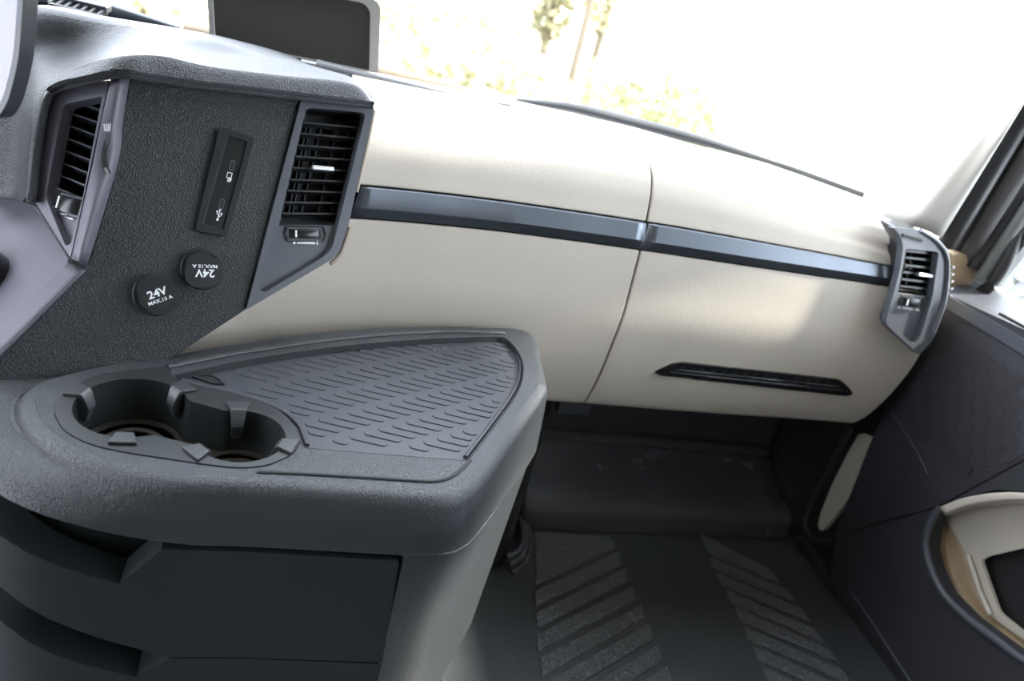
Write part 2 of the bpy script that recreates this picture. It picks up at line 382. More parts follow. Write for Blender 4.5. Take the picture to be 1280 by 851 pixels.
# ================================================================== DASHBOARD
dash = thing('dashboard', V((0.4, 1.0, -0.58)), 'cream and black truck dashboard with smooth panels and a grey trim strip', 'dashboard')
PROF = [V(p + (0,)) for p in [(1.26, -.187), (1.134, -.181), (1.05, -.181), (.993, -.189), (.962, -.200), (.943, -.223), (.934, -.248), (.928, -.269), (.921, -.298), (.914, -.347), (.909, -.395), (.913, -.446), (.921, -.5), (.936, -.55), (.955, -.571), (1.02, -.580), (1.1, -.580)]]
PF = cr(PROF, 10)
SX = [-1.2, -.30, -.11, -.04, .065, .16, .242, .35, .455, .658, .888, 1.0]
SY = [-.19, -.19, -.125, -.088, -.051, -.029, -.016, -.006, 0, .006, .016, .018]
SXY = cr([V((a, b, 0)) for a, b in zip(SX, SY)], 6)
def sft(x): return interp(x, [p.x for p in SXY], [p.y for p in SXY])
def droop(x): return -0.034 * max(0, (x - 0.5) / 0.4) ** 1.4
def dpt(x, k, out=0.0):
    """point of the dash skin at x and profile station k (0..160); out = outwards"""
    k = max(0, min(len(PF) - 1, k)); i = int(k); t = k - i
    p = PF[i].lerp(PF[min(i + 1, len(PF) - 1)], t)
    q = PF[min(i + 1, len(PF) - 1)] - PF[max(i - 1, 0)]; nrm = V((q.y, -q.x, 0)).normalized()   # out of the skin, towards the cab
    y = p.x + sft(x); z = p.y
    wt = max(0, min(1, (z + .30) / .08)); z += droop(x) * wt * wt
    if k < 40:
        y = y - sft(x) * (1 - k / 40.0) if k < 40 else y
        lim = wy(x) - 0.012 + 0.06 * 0; y0 = PF[40].x + sft(x)
        f = (p.x - PF[40].x) / (PF[0].x - PF[40].x); y = y0 + max(0.0, lim - y0) * max(0, f)
    return V((x, y + nrm.x * out, z + nrm.y * out))
ZK = [(PF[i].y, i) for i in range(30, 141)]
def kz(z):   # station for a height on the face
    for i in range(len(ZK) - 1):
        if ZK[i][0] >= z >= ZK[i + 1][0]:
            return ZK[i][1] + (ZK[i][0] - z) / (ZK[i][0] - ZK[i + 1][0])
    return 140
def dash_face(px, py, out=0.0):
    """ray onto the dash face"""
    r = ray(px, py); lo, hi = 0.6, 1.05
    for _ in range(40):
        m = (lo + hi) / 2; p = r * (m / r.y); q = dpt(p.x, kz(p.z), out)
        if p.y < q.y: lo = m
        else: hi = m
    return r * (lo / r.y)
def dpanel(name, x0, x1, k0, k1, m, out=0.0, nx=44, nk=None, solid=0.006, bevel=0.0022, xend=None, label=None):
    nk = nk or max(6, int((k1 - k0) / 2)); rows = []
    for j in range(nk + 1):
        k = k0 + (k1 - k0) * j / nk
        b = xend(k) if xend else x1
        rows.append([dpt(x0 + (b - x0) * i / nx, k, out) for i in range(nx + 1)])
    vs, fs = grid(rows); o = obj(name, vs, fs, m, dash, solid=solid, bevel=bevel, face_eye=True, sharp=70)
    if label: o['label'] = label
    return o
SEAM = 0.455; kS0 = kz(-0.2605); kS1 = kz(-0.2995)
dpanel('core_panel', 0.052, 0.90, 2, 85, 'gap_black', out=-0.016, bevel=0)
dpanel('core_panel', -0.10, 1.0, 85, 160, 'gap_black', out=-0.016, bevel=0)
dpanel('upper_panel', 0.05, SEAM - 0.0014, 1, kS0, 'beige')
dpanel('upper_panel', SEAM + 0.0014, 0.93, 1, kS0, 'beige')
dpanel('lower_panel', -0.16, SEAM - 0.0014, kS1, 158, 'beige')
dpanel('lower_panel', SEAM + 0.0014, 1.0, kS1, 158, 'beige', xend=lambda k: 1.003 - 0.055 * max(0, (k - 108) / 50.0) ** 1.3)
dpanel('top_pad', -1.05, 0.048, 0, 12, 'hood_leather', nx=60, bevel=0.001)
# right end cap closing the dash against the door
ec = [dpt(1.003 - 0.055 * max(0, (k - 108) / 50.0) ** 1.3, k, 0) + V((0.0015, 0.008, 0)) for k in range(30, 156, 3)]
vs_, fs_ = grid([ec, [V((p.x + 0.004, 1.12, p.z)) for p in ec]]); obj('end_cap', vs_, fs_, 'beige', dash, solid=0.004)
def strip(x0, x1):
    zs = [(-0.2620, -0.001), (-0.2625, 0.004), (-0.2640, 0.0052), (-0.2855, 0.0062), (-0.2870, 0.0056), (-0.2972, 0.0016), (-0.2980, -0.002)]
    rows = [[dpt(x0 + (x1 - x0) * i / 30 - (0.008 * (z + .262) / .036 * -1 if i == 0 else 0), kz(z), o) for i in range(31)] for z, o in zs]
    vs, fs = grid(rows); obj('trim_strip', vs, fs, 'strip', dash, solid=0.004, face_eye=True, sharp=25)
strip(0.066, SEAM - 0.0022); strip(SEAM + 0.0022, 0.905)
for L in ([(467.5, 138), (459, 180), (451, 215), (445.5, 240)], [(437, 284), (432, 300), (425, 318), (413, 330)]):
    tube('edge_fillet', cr([Plane(V((0, 0.942, 0)), V((-0.35, 1, -0.46))).hit(*p, -.013) for p in L], 4), 0.0024, 'fillet', dash, n=8)
# tan ledge under the windscreen and grey clip under the edge
tube('ledge', [onY(230, 36, 1.235), onY(300, 50, 1.235), onY(420, 76, 1.232), onY(520, 99, 1.23), onY(640, 128, 1.225)], [0.010, 0.010, 0.009, 0.008, 0.005], 'fillet', dash, n=8)
bar('mounting_clip', onY(696, 505, .962), onY(736, 508, .962), V((0, 0.010, 0)), V((0, 0, 0.011)), 'slat', dash, bevel=0.002)
tube('windscreen_gasket', cr([onY(*p, 1.14) for p in [(395, 82), (440, 92), (520, 110), (590, 126), (638, 132.5)]], 4), [0.009 - 0.006 * i / 16 for i in range(17)], 'bezel', dash, n=8)

# ventilated grip in the lower panel
go = rounded([(819, 466, 2), (840, 456, 5), (853, 453.5, 5), (1050, 475, 4), (1061, 484, 4), (1067, 492, 4), (1060, 495.5, 4), (826, 469.5, 4)], 3)
gi = rounded([(827, 465.5, 2), (843, 458, 4), (854, 456, 4), (1047, 477, 4), (1056, 484, 3), (1061, 491, 3), (1056, 492.5, 3), (830, 467.6, 3)], 2)
gt = dash_face(940, 475); vent_grip = sheet('grille_frame', go, lambda u, v: dash_face(u, v, 0.0035), 0.006, 'gloss_black', dash, holes=[gi], step=8, bevel=0.0008, grid_pts=False)
sheet('backing', go, lambda u, v: dash_face(u, v, 0.0008), 0.003, 'vent_black', vent_grip, step=10)
for f0, a, b in ((0.36, 0.03, 0.97), (0.70, 0.015, 0.985)):
    top = [V((843, 458)), V((1052, 479))]; bot = [V((830, 467.6)), V((1057, 492.5))]
    p = [top[0].lerp(bot[0], f0), top[1].lerp(bot[1], f0)]
    path = [dash_face(*(p[0].lerp(p[1], a + (b - a) * i / 12)), 0.0028) for i in range(13)]
    tube('slat', path, 0.0017, 'slat', vent_grip, n=6)
for i in range(15):
    f = (i + 0.6) / 15.5
    a = V((846, 458)).lerp(V((1047, 478)), f); b = V((834, 467.4)).lerp(V((1052, 491)), f)
    pa, pb_ = dash_face(*a, 0.0018), dash_face(*b, 0.0018)
    bar('rib', pa, pb_, V((0.0034, 0, 0)), V((0, 0.0008, 0)), 'slat', vent_grip)

# centre module -----------------------------------------------------
CPN = V((-0.35, 1, -0.46)); CP = Plane(V((0, 0.942, 0)), CPN); N = CP.n
cp_o = [(163, 97), (374.5, 124), (306, 387), (200, 457), (130, 480), (60, 520), (-90, 610), (-90, 520), (0, 443), (107, 337), (113, 322), (137, 240), (152, 160)]
o = sheet('centre_panel', cp_o, CP.f(), 0.01, 'black_leather', dash, bevel=0.0012); o['label'] = 'black grained leather panel'
sheet('module_body', [(164, 98), (466, 133), (436, 280), (424, 316), (412, 326), (307, 387), (205, 453), (130, 478), (60, 518), (-85, 605), (-85, 520), (0, 447), (110, 340), (138, 240)], CP.f(-0.012), 0.05, 'bezel', dash, backdir=(0.1, 1, 0.1), holes=[[(381, 136), (456, 142), (421, 283), (348, 283)]])
# facet towards the driver
A = CP.hit(150, 95); B = CP.hit(97, 332); FD = V((-math.cos(math.radians(38)), math.sin(math.radians(38)), 0))
FP = Plane(A, FD.cross(B - A))
# visor / hood with the surround that wraps the driver-side vent
def fy(px, py, y): return onY(px, py, y)
colA = [FP.hit(40, 252, .011), FP.hit(47, 190, .011), FP.hit(58, 126, .011), FP.hit(72, 109, .011), FP.hit(104, 101, .011), CP.hit(150, 92, .015), CP.hit(195, 98.5, .015), CP.hit(263, 107.5, .015), CP.hit(360, 118.5, .015), CP.hit(438, 128, .015), CP.hit(467, 131.5, .015)]
colA0 = [p + V((0.012, 0.06, -0.002)) for p in colA]
colB = [FP.hit(33, 252, .008), FP.hit(37, 190, .008), FP.hit(45, 132, .007), FP.hit(60, 103, .006), FP.hit(98, 86, .005), CP.hit(147, 73, .009), CP.hit(200, 72, .009), CP.hit(263, 85, .009), CP.hit(360, 96.5, .009), CP.hit(440, 106, .009), CP.hit(467.5, 130, .012)]
colB2 = [FP.hit(31, 252, .004), FP.hit(34, 190, .004), FP.hit(41, 130, .002), FP.hit(57, 99, .000), FP.hit(96, 82, .000), CP.hit(147, 69, .000), CP.hit(200, 68.5, .002), CP.hit(263, 81.5, .0), CP.hit(360, 93.5, .0), CP.hit(441, 103, .0), CP.hit(468, 129, .006)]
colC = [onY(16, 249, .835), onY(20, 180, .87), onY(26, 112, .90), onY(46, 66, .90), onY(92, 56, .89), onY(160, 55, .885), onY(212, 56, .895), onY(270, 66, .90), onY(362, 84, .905), onY(442, 100.5, .90), onY(468, 128, .89)]
colD = [onY(-25, 243, .86), onY(-14, 150, .91), onY(2, 50, .94), onY(34, 10, .93), onY(118, 22, .93), onY(205, 35, .935), onY(240, 41.5, .94), onY(280, 50, .945), onY(365, 75, .945), onY(442, 98.5, .92), onY(468.5, 126.5, .895)]
for i in range(4, 11): colC[i] = onZ(*[(92, 60), (160, 56), (212, 56), (270, 66), (362, 84), (442, 100.5), (468, 128)][i - 4], colB2[i].z + .002)
colC[9] = colB2[9].lerp(colD[9], .5); colC[10] = colB2[10].lerp(colD[10], .5)
#print('HOOD', [(round(a.y, 3), round(a.z, 3), round(b.y, 3), round(b.z, 3), round(c.y, 3), round(c.z, 3)) for a, b, c in zip(colB2, colC, colD)])
colE = [p + V((-0.03, 0.06, -0.01)) for p in colD[:2]] + [p + V((0, 0.10, -0.012)) for p in colD[2:9]] + [colD[9] + V((0, 0.03, -0.02)), colD[10] + V((0, 0.02, -0.02))]
o = patch('hood', [colA0, [p + V((0.0008, 0.004, -0.0006)) for p in colA], colA, [a.lerp(b, .12) for a, b in zip(colA, colB)], colB, colB2, colC, colD, colE], 'hood_leather', dash, n=5, nr=5, solid=0.004); o['label'] = 'dark grained visor over the centre panel'
# lilac grey driver-side panel and its rolled edge
PL = Plane(CP.hit(100, 333), (CP.hit(0, 430) - CP.hit(100, 333)).cross(onY(0, 243, .90) - CP.hit(100, 333)))
o = sheet('driver_side_panel', [(-90, 230), (0, 241), (43, 257), (86, 322), (84, 330), (0, 409), (-90, 490)], PL.f(), 0.006, 'lilac_grey', dash, bevel=0.001); o['label'] = 'lilac grey plastic panel'
r0 = [PL.hit(-90, 489), PL.hit(-45, 449), PL.hit(0, 408), PL.hit(45, 366), PL.hit(85, 327)]
r2 = [CP.hit(-90, 521, .001), CP.hit(-45, 482, .001), CP.hit(0, 444, .001), CP.hit(55, 390, .001), CP.hit(107, 338, .001)]
md = [(a + b) / 2 - ((a + b) / 2).normalized() * 0.003 for a, b in zip(r0, r2)]
patch('edge_moulding', [r0, [a.lerp(b, .5) for a, b in zip(r0, md)], md, [a.lerp(b, .5) - b.normalized() * 0.002 for a, b in zip(md, r2)], r2], 'lilac_grey', dash, n=5, solid=0.003)
kn = PL.hit(-26, 352, 0.0); lathe('knob', kn, PL.n, [(0.001, 0), (0.034, 0), (0.034, 0.012), (0.030, 0.017), (0.001, 0.018)], 'gloss_black', dash)

# ================================================================== AIR VENTS
def vent(name, plane, label, outer, hole, opening, plate_o, slats, vanes, knob, wheel, marks, deep=0.045, mtl='bezel', out=0.004, sd=0.011, slat_d=0.007, st=0.0009, wheel_m='gloss_black', slat_m='slat', step=None, plate_m=None):
    c = plane.hit(sum(p[0] for p in outer) / len(outer), max(p[1] for p in outer))
    t = thing(name, c, label, 'air vent', 'dashboard air vents')
    n = plane.n
    sheet('bezel', outer, plane.f(out), 0.012, mtl, t, holes=[hole], bevel=0.0022, seg=3)
    # black duct behind the louvres
    a = [plane.hit(*p, -0.003) for p in opening]; b = [p - n * deep for p in a]
    ctr = sum(b, V((0, 0, 0))) / len(b); vs = a + b + [ctr]; m = len(a)
    fs = [(i, (i + 1) % m, m + (i + 1) % m, m + i) for i in range(m)] + [(m + i, m + (i + 1) % m, 2 * m) for i in range(m)]
    obj('duct', vs, fs, 'vent_black', t, solid=0.0)
    sheet('face_plate', plate_o, plane.f(-0.004), 0.005, plate_m or mtl, t, bevel=0.001)
    for p, q in slats:
        P0, P1 = plane.hit(*p, -sd), plane.hit(*q, -sd)
        tdir = n.cross(P1 - P0).normalized(); dd = (n + tdir * 0.15).normalized()
        bar('slat', P0 - dd * slat_d, P1 - dd * slat_d, tdir * st, dd * slat_d, slat_m, t)
    for p, q in vanes:
        P0, P1 = plane.hit(*p, -sd - 0.022), plane.hit(*q, -sd - 0.022)
        tdir = n.cross(P1 - P0).normalized(); bar('vane', P0, P1, tdir * 0.0007, n * 0.007, 'slat', t)
    if knob:
        P0, P1 = plane.hit(*knob[0], -sd + 0.003), plane.hit(*knob[1], -sd + 0.003); tdir = n.cross(P1 - P0).normalized()
        k = bar('knob', P0, P1, tdir * 0.0028, n * 0.006, 'chrome', t, bevel=0.0018); k['label'] = 'silver slider knob'
    if wheel:
        (x0, y0), (x1, y1), r = wheel
        P0, P1 = plane.hit(x0, y0, -0.003), plane.hit(x1, y1, -0.003); ax = (P1 - P0); L = ax.length; ax.normalize(); tdir = n.cross(ax).normalized()
        rows = []
        for i in range(13):          # knurled thumbwheel bulging out of its slot
            s = i / 12; hgt = 0.0055 * math.sin(math.pi * s) ** 0.6; c0 = P0 + ax * (L * s)
            rows.append([c0 - tdir * r - n * 0.002, c0 - tdir * r + n * hgt * 0.8, c0 - tdir * r * 0.6 + n * hgt, c0 + tdir * r * 0.6 + n * hgt, c0 + tdir * r + n * hgt * 0.8, c0 + tdir * r - n * 0.002])
        vs, fs = grid(rows); wh = obj('thumbwheel', vs, fs, wheel_m, t, face_eye=True, sharp=40)
        c0 = P0 + ax * (L * 0.16) + n * 0.0046
        bar('wheel_mark', c0 - tdir * r * 0.75, c0 + tdir * r * 0.75, ax * 0.0009, n * 0.0006, 'white_print', wh)
        fr = [(P0 - ax * 0.003 - tdir * (r + .0035), P1 + ax * 0.003 - tdir * (r + .0035)), (P0 - ax * 0.003 + tdir * (r + .0035), P1 + ax * 0.003 + tdir * (r + .0035))]
        ring = [fr[0][0], fr[0][1], P1 + ax * .006, fr[1][1], fr[1][0], P0 - ax * .006]
        inn = [c - (c - (P0 + P1) / 2) * 0.14 - n * 0.0016 for c in ring]
        vs = [p + n * 0.0012 for p in ring] + inn; m = len(ring)
        obj('wheel_recess', vs, [(i, (i + 1) % m, m + (i + 1) % m, m + i) for i in range(m)] + [tuple(range(m, 2 * m))], 'slat', t, face_eye=True, smooth=False)
    for pl in marks:
        sheet('print', pl, plane.f(-0.0032), 0.0006, 'white_print', t)
    return t
def Zm(ox, oy, s): return lambda x, y: (ox + x / s, oy + y / s)
# centre vent
q = Zm(300, 110, 4.728)
c_outer = rounded([(376.5, 125.5, 4), (468, 134, 3), (436, 279, 10), (424, 315, 10), (412, 326, 10), (308, 387, 3)], 4)
c_hole = rounded([(383, 134, 8), (457.5, 141, 8), (421.5, 286, 10), (415.5, 310, 10), (405, 321, 8), (330, 366, 7), (324, 360, 6), (348, 282, 6)], 6)
c_open = rounded([(381, 134, 6), (457.5, 141, 6), (422, 282, 1), (347, 282, 1)], 4)
c_plate = rounded([(347.5, 281.5, 1), (423, 281.5, 1), (417, 310, 8), (406, 322, 8), (330, 367, 6), (323, 361, 6)], 4)
c_sl = [(q(375, 203), q(690, 233)), (q(360, 268), q(677, 296)), (q(345, 338), q(662, 361)), (q(330, 404), q(647, 424)), (q(313, 470), q(632, 488)), (q(298, 540), q(618, 552)), (q(283, 605), q(604, 617)), (q(266, 674), q(586, 680)), (q(250, 740), q(570, 744))]
c_va = [(q(388, 205), q(270, 770)), (q(412, 205), q(295, 770)), (q(475, 210), q(345, 770)), (q(565, 215), q(443, 775)), (q(640, 225), q(520, 775))]
wedge = [(371, 302.6), (394, 301.4), (394, 305.4), (371, 304.4)]
circ = [(367.9 + 1.9 * math.cos(a * math.tau / 10), 303.4 + 1.9 * math.sin(a * math.tau / 10)) for a in range(10)]
bart = [(395.8, 300.6), (397.6, 300.6), (397.3, 305.8), (395.5, 305.8)]
vent('air_vent', CP, 'tall black louvred air vent between the leather centre panel and the cream dash', c_outer, c_hole, c_open, c_plate, c_sl, c_va, ((388, 209.5), (416, 212)), ((362, 292), (401, 292.6), 0.0048), [wedge, circ, bart])
# passenger end vent
RV = Plane(V((0.92, 0.915, -0.30)), V((-0.06, 1, -0.22)))
r_ = Zm(1090, 270, 4.725)
r_outer = rounded([(1116, 284, 3), (1146, 287, 4), (1170, 300, 8), (1188, 322, 10), (1184, 380, 10), (1166, 425, 6), (1149, 444, 3), (1107, 405, 8), (1110, 392, 8), (1124, 342, 6), (1129.5, 308, 8), (1124, 292, 6)], 4)
r_hole = rounded([r_(200, 190) + (4,), r_(395, 213) + (4,), r_(358, 478) + (8,), r_(285, 715) + (6,), r_(255, 752) + (5,), r_(215, 735) + (5,), r_(98, 610) + (6,), r_(105, 560) + (6,), r_(150, 455) + (3,)], 3)
r_open = [r_(200, 190), r_(395, 213), r_(356, 480), r_(150, 455)]
r_plate = [r_(148, 453), r_(360, 478), r_(288, 715), r_(257, 755), r_(212, 738), r_(95, 612), r_(103, 560)]
r_sl = [(r_(203, 205), r_(390, 224)), (r_(200, 245), r_(388, 265)), (r_(195, 290), r_(385, 310)), (r_(185, 330), r_(378, 352)), (r_(175, 372), r_(365, 395)), (r_(165, 412), r_(355, 435))]
r_va = [(r_(215, 200), r_(172, 450)), (r_(258, 205), r_(222, 460)), (r_(308, 210), r_(270, 468)), (r_(350, 215), r_(312, 475))]
rv = vent('air_vent', RV, 'curved grey air vent at the end of the dash beside the door', r_outer, r_hole, r_open, r_plate, r_sl, r_va, (r_(262, 342), r_(352, 352)), (r_(180, 503), r_(285, 516), 0.0062), [[r_(180, 533), r_(245, 543), r_(243, 556), r_(178, 546)], [r_(155, 530), r_(170, 532), r_(168, 546), r_(153, 544)], [r_(258, 543), r_(283, 546), r_(280, 562), r_(256, 558)]], st=0.0016, sd=0.008)
sheet('side_wall', rounded([(1116, 284), (1146, 287), (1170, 300), (1188, 322), (1184, 380), (1166, 425), (1149, 444), (1107, 405), (1124, 342), (1129.5, 308)], 5), RV.f(-0.009), 0.035, 'slat', rv, backdir=(0.03, 1, 0.02), holes=[[r_(204, 194), r_(391, 216), r_(353, 476), r_(154, 452)]])
bar('top_slot', RV.hit(1128, 294, .0045), RV.hit(1152, 301, .0045), V((0, 0, .0025)), V((0, .0012, 0)), 'vent_black', rv)
for y in (334, 343, 352, 361, 370):
    p = RV.hit(1188.5 - (y - 334) * 0.08, y, -0.006); bar('clip_tooth', p, p + V((0.007, 0.002, 0.001)), V((0, 0, .0018)), V((0, .003, 0)), 'bezel', rv, bevel=0.0006)
# rolled outer rim of this vent
tube('outer_rim', cr([RV.hit(1150, 288, .003), RV.hit(1172, 303, .005), RV.hit(1184, 325, .005), RV.hit(1181, 372, .005), RV.hit(1166, 416, .004)], 6), 0.004, 'bezel', rv, n=8)
# driver-side vent
l_ = Zm(30, 80, 3.273)
l_outer = rounded([(63, 114, 12), (136.5, 100, 1), (88, 322, 2), (41.5, 249, 4)], 5)
l_hole = rounded([l_(160, 165) + (8,), l_(320, 132) + (4,), l_(240, 548) + (1,), l_(192, 735) + (4,), l_(170, 745) + (5,), l_(88, 545) + (8,)], 4)
l_open = [l_(158, 165), l_(322, 130), l_(236, 556), l_(100, 498)]
l_plate = [l_(104, 492), l_(240, 548), l_(194, 742), l_(168, 748), l_(86, 545)]
l_sl = [(l_(238, 160), l_(316, 190)), (l_(178, 196), l_(308, 240)), (l_(168, 245), l_(298, 294)), (l_(158, 296), l_(288, 346)), (l_(149, 347), l_(277, 396)), (l_(140, 397), l_(266, 447)), (l_(131, 447), l_(253, 498))]
l_va = [(l_(200, 150), l_(130, 500)), (l_(240, 145), l_(165, 515)), (l_(280, 140), l_(205, 530))]
lv = vent('air_vent', FP, 'angled grey framed air vent on the driver side of the leather panel', l_outer, l_hole, l_open, l_plate, l_sl, l_va, None, ((74, 253), (98, 259.5), 0.0075), [[l_(142, 610), l_(165, 612), l_(163, 620)], [l_(168, 612), l_(172, 612), l_(172, 628), l_(168, 628)], [l_(178, 622), l_(202, 630), l_(200, 638), l_(176, 630)]], mtl='lilac_grey', sd=0.009, slat_d=0.014, st=0.0007, slat_m='bezel')
# silver-grey rounded side band with its own wheel
b0 = [FP.hit(138, 99, .006), FP.hit(127, 150, .006), FP.hit(117, 200, .006), FP.hit(104, 257, .006), FP.hit(89, 323, .006)]
b2 = [CP.hit(162, 96.5, .001), CP.hit(152.5, 159, .001), CP.hit(150, 190, .001), CP.hit(137, 240, .001), CP.hit(109, 332, .001)]
md = [(a + b) / 2 - ((a + b) / 2).normalized() * (0.010 if i not in (2,) else 0.006) for i, (a, b) in enumerate(zip(b0, b2))]
m1 = [a.lerp(b, .5) - b.normalized() * 0.002 for a, b in zip(b0, md)]; m2 = [a.lerp(b, .5) - b.normalized() * 0.0025 for a, b in zip(b2, md)]
patch('side_band', [[p + V((0, .012, 0)) for p in b0], b0, m1, md, m2, b2, [p + V((0, .012, 0)) for p in b2]], 'lilac_grey', lv, n=5, nr=5, solid=0.002)
wc = (FP.hit(127, 197, .008) + CP.hit(127, 197, .008)) / 2
sw = []
for i in range(13):
    a = math.pi * i / 12; c0 = V((126 + 4.5 * math.sin(a) * -1 + 2, 177 + 42 * i / 12)); P = FP.hit(c0.x + 2.5, c0.y, .010); Q = FP.hit(c0.x + 8.5, c0.y - 1, .012)
    sw.append([P + V((0, .006, 0)), P, P.lerp(Q, .5) - P.normalized() * (0.004 * math.sin(a)), Q, Q + V((0, .006, 0))])
vs_, fs_ = grid(sw); obj('thumbwheel', vs_, fs_, 'gloss_black', lv, face_eye=True)
for k in range(4):
    a = FP.hit(130 + 2.6 * k, 155 - .2 * k, .0145); b = FP.hit(131 + 2.0 * k, 164, .0145); bar('print', a, b, V((.0002, 0, 0)), V((0, .0006, 0)), 'white_print', lv)

# ================================================================== USB PANEL, SOCKETS
up_ = thing('usb_panel', CP.hit(265, 295), 'narrow black panel with two charging ports on the leather panel', 'usb panel')
us = Zm(230, 150, 3.4)
u_out = rounded([us(150, 28), us(305, 76), us(188, 498), us(48, 470)], 6)
u_in = rounded([us(188, 66), us(270, 92), us(168, 468), us(82, 442)], 1.2)
sheet('frame', u_out, CP.f(.004), 0.006, 'cap_black', up_, holes=[u_in], bevel=0.0016, seg=3)
ins = sheet('insert', u_in, CP.f(.0015), 0.004, 'gloss_black', up_, bevel=0.0003); ins['label'] = 'glossy black port insert'
dv = V((278.5 - 308, 286.8 - 178)).normalized(); dn = V((-dv.y, dv.x))
def upx(c, a, b): return tuple(V(c) + dn * a + dv * b)
for c in ((290.3, 206.8), (277.3, 255.2)):
    loop = rounded([upx(c, -3, -6.5), upx(c, 3, -6.5), upx(c, 3, 6.5), upx(c, -3, 6.5)], 2.9)
    inn = rounded([upx(c, -2, -5.3), upx(c, 2, -5.3), upx(c, 2, 5.3), upx(c, -2, 5.3)], 1.9)
    pt = sheet('port', loop, CP.f(.0021), 0.001, 'bezel', up_, holes=[inn])
    sheet('contact', inn, CP.f(.0018), 0.0004, 'gap_black', pt)
# device symbol
c = (285.5, 221); dvx = lambda a, b: upx(c, a, b)
def outline_rect(x0, y0, x1, y1, t): return [dvx(x0, y0), dvx(x1, y0), dvx(x1, y1), dvx(x0, y1)], [dvx(x0 + t, y0 + t), dvx(x1 - t, y0 + t), dvx(x1 - t, y1 - t), dvx(x0 + t, y1 - t)]
o1, h1 = outline_rect(-4, -6, 2.5, 1.5, 0.9); sheet('device_symbol', o1, CP.f(.0021), .0005, 'white_print', up_, holes=[h1])
o1, h1 = outline_rect(-3.5, 1.5, 0, 6, 0.9); sheet('device_symbol', o1, CP.f(.0022), .0005, 'white_print', up_, holes=[h1])
sheet('device_symbol', [dvx(-4.5, 0.3), dvx(-1.5, 0.3), dvx(-1.5, 4.5), dvx(-4.5, 4.5)], CP.f(.0023), .0005, 'white_print', up_)
# trident symbol
c = (273.5, 268.5)
def stick(a, b, t=0.55):
    a, b = V(a), V(b); d = (b - a).normalized(); nn = V((-d.y, d.x)) * t
    sheet('trident_symbol', [upx(c, *(a + nn)), upx(c, *(b + nn)), upx(c, *(b - nn)), upx(c, *(a - nn))], CP.f(.0021), .0005, 'white_print', up_)
def dot(a, r): sheet('trident_symbol', [upx(c, a[0] + r * math.cos(k * math.tau / 10), a[1] + r * math.sin(k * math.tau / 10)) for k in range(10)], CP.f(.0022), .0005, 'white_print', up_)
stick((0, -6), (0, 6)); stick((0, 3), (-3, 0)); stick((-3, 0), (-3, -2)); stick((0, 1), (3, -2)); stick((3, -2), (3, -3.5)); dot((0, 6), 1.7); dot((-3, -2.2), 1.3); dot((3, -3.8), 1.2)
sheet('trident_symbol', [upx(c, -1.6, -5.5), upx(c, 1.6, -5.5), upx(c, 0, -8)], CP.f(.0022), .0005, 'white_print', up_)

def socket(c, shape, rot, l1, l2, dirpx, label):
    t = thing('power_socket', CP.hit(c[0], c[1] + 24), label, 'power socket', 'capped power sockets')
    P = CP.hit(*c); lathe('base_ring', P, N, [(0.0005, -.004), (0.0212, -.004), (0.0212, 0.0015), (0.0202, 0.0028), (0.0005, 0.0028)], 'vent_black', t)
    shp = rounded(shape, 9, 5)
    sheet('cap', shp, CP.f(.011), 0.009, 'cap_black', t, bevel=0.0042, seg=4)
    text('lettering', '24V', CP, .0112, l1, dirpx, 9.5, 'white_print', t, 1.05)
    text('lettering', 'MAX.15 A', CP, .0112, l2, dirpx, 4.2, 'white_print', t, 1.15)
z2 = Zm(0, 80, 2.239)
socket((194.5, 368), [z2(384, 622), z2(400, 596), z2(458, 590), z2(492, 616), z2(496, 662), z2(470, 698), z2(438, 702), z2(392, 676)], 0, (196.5, 366.5), (200.5, 375.5), (10, -3.4), 'black socket cap with upright white lettering below the port panel')
socket((253, 336), [z2(518, 572), z2(534, 529), z2(592, 523), z2(618, 558), z2(612, 604), z2(598, 624), z2(535, 624), z2(519, 604)], 0, (256.5, 341), (256.5, 332.6), (-10, -.3), 'black socket cap with upside down white lettering')

# ================================================================== DISPLAYS, DASH TOP ITEMS
dY = 1.17; DP = Plane(V((0, dY, 0)), V((0, 1, -0.12)))
disp = thing('dash_display', DP.hit(365, 66), 'dark flat display with silver frame standing on the dash top', 'display')
d_out = rounded([(257, -40, 4), (470, 0, 10), (476, 8, 8), (473, 92, 3), (262, 52, 4)], 6)
d_in = rounded([(264, -34, 3), (455, 4, 6), (463, 14, 6), (461.5, 88, 2), (269, 50, 3)], 4)
sheet('frame', d_out, DP.f(), 0.018, 'silver', disp, holes=[d_in], bevel=0.003, seg=3)
sheet('screen', d_in, DP.f(-.004), 0.008, 'screen', disp)
sheet('back_cover', d_out, DP.f(-.019), 0.006, 'seal', disp, bevel=0.002)
bar('foot', DP.hit(330, 60, -.02), DP.hit(330, 76, -.02) + V((0, .02, -.012)), V((0.05, 0, 0)), V((0, 0.012, 0)), 'seal', disp, bevel=0.003)
SP = Plane(onY(10, 70, .70), V((0.55, 1, -0.1)))
scr = thing('touch_screen', SP.hit(-40, 148), 'touch screen with painted pale reflection and black rounded edge on the driver side', 'display')
s_out = rounded([(-430, -130, 8), (31, -60, 6), (29, 0, 10), (24, 75, 30), (10, 128, 14), (-2, 147, 8), (-430, 200, 10)], 8)
s_in = rounded([(-422, -122, 6), (25, -52, 6), (22, 0, 10), (17, 72, 30), (4, 122, 12), (-5, 137, 6), (-422, 190, 8)], 8)
sheet('frame', s_out, SP.f(), 0.014, 'slat', scr, holes=[s_in], bevel=0.002)
sheet('glass', s_in, SP.f(-.001), 0.006, 'screen_reflect', scr)
sheet('back_cover', s_out, SP.f(-.014), 0.006, 'seal', scr, bevel=0.002)
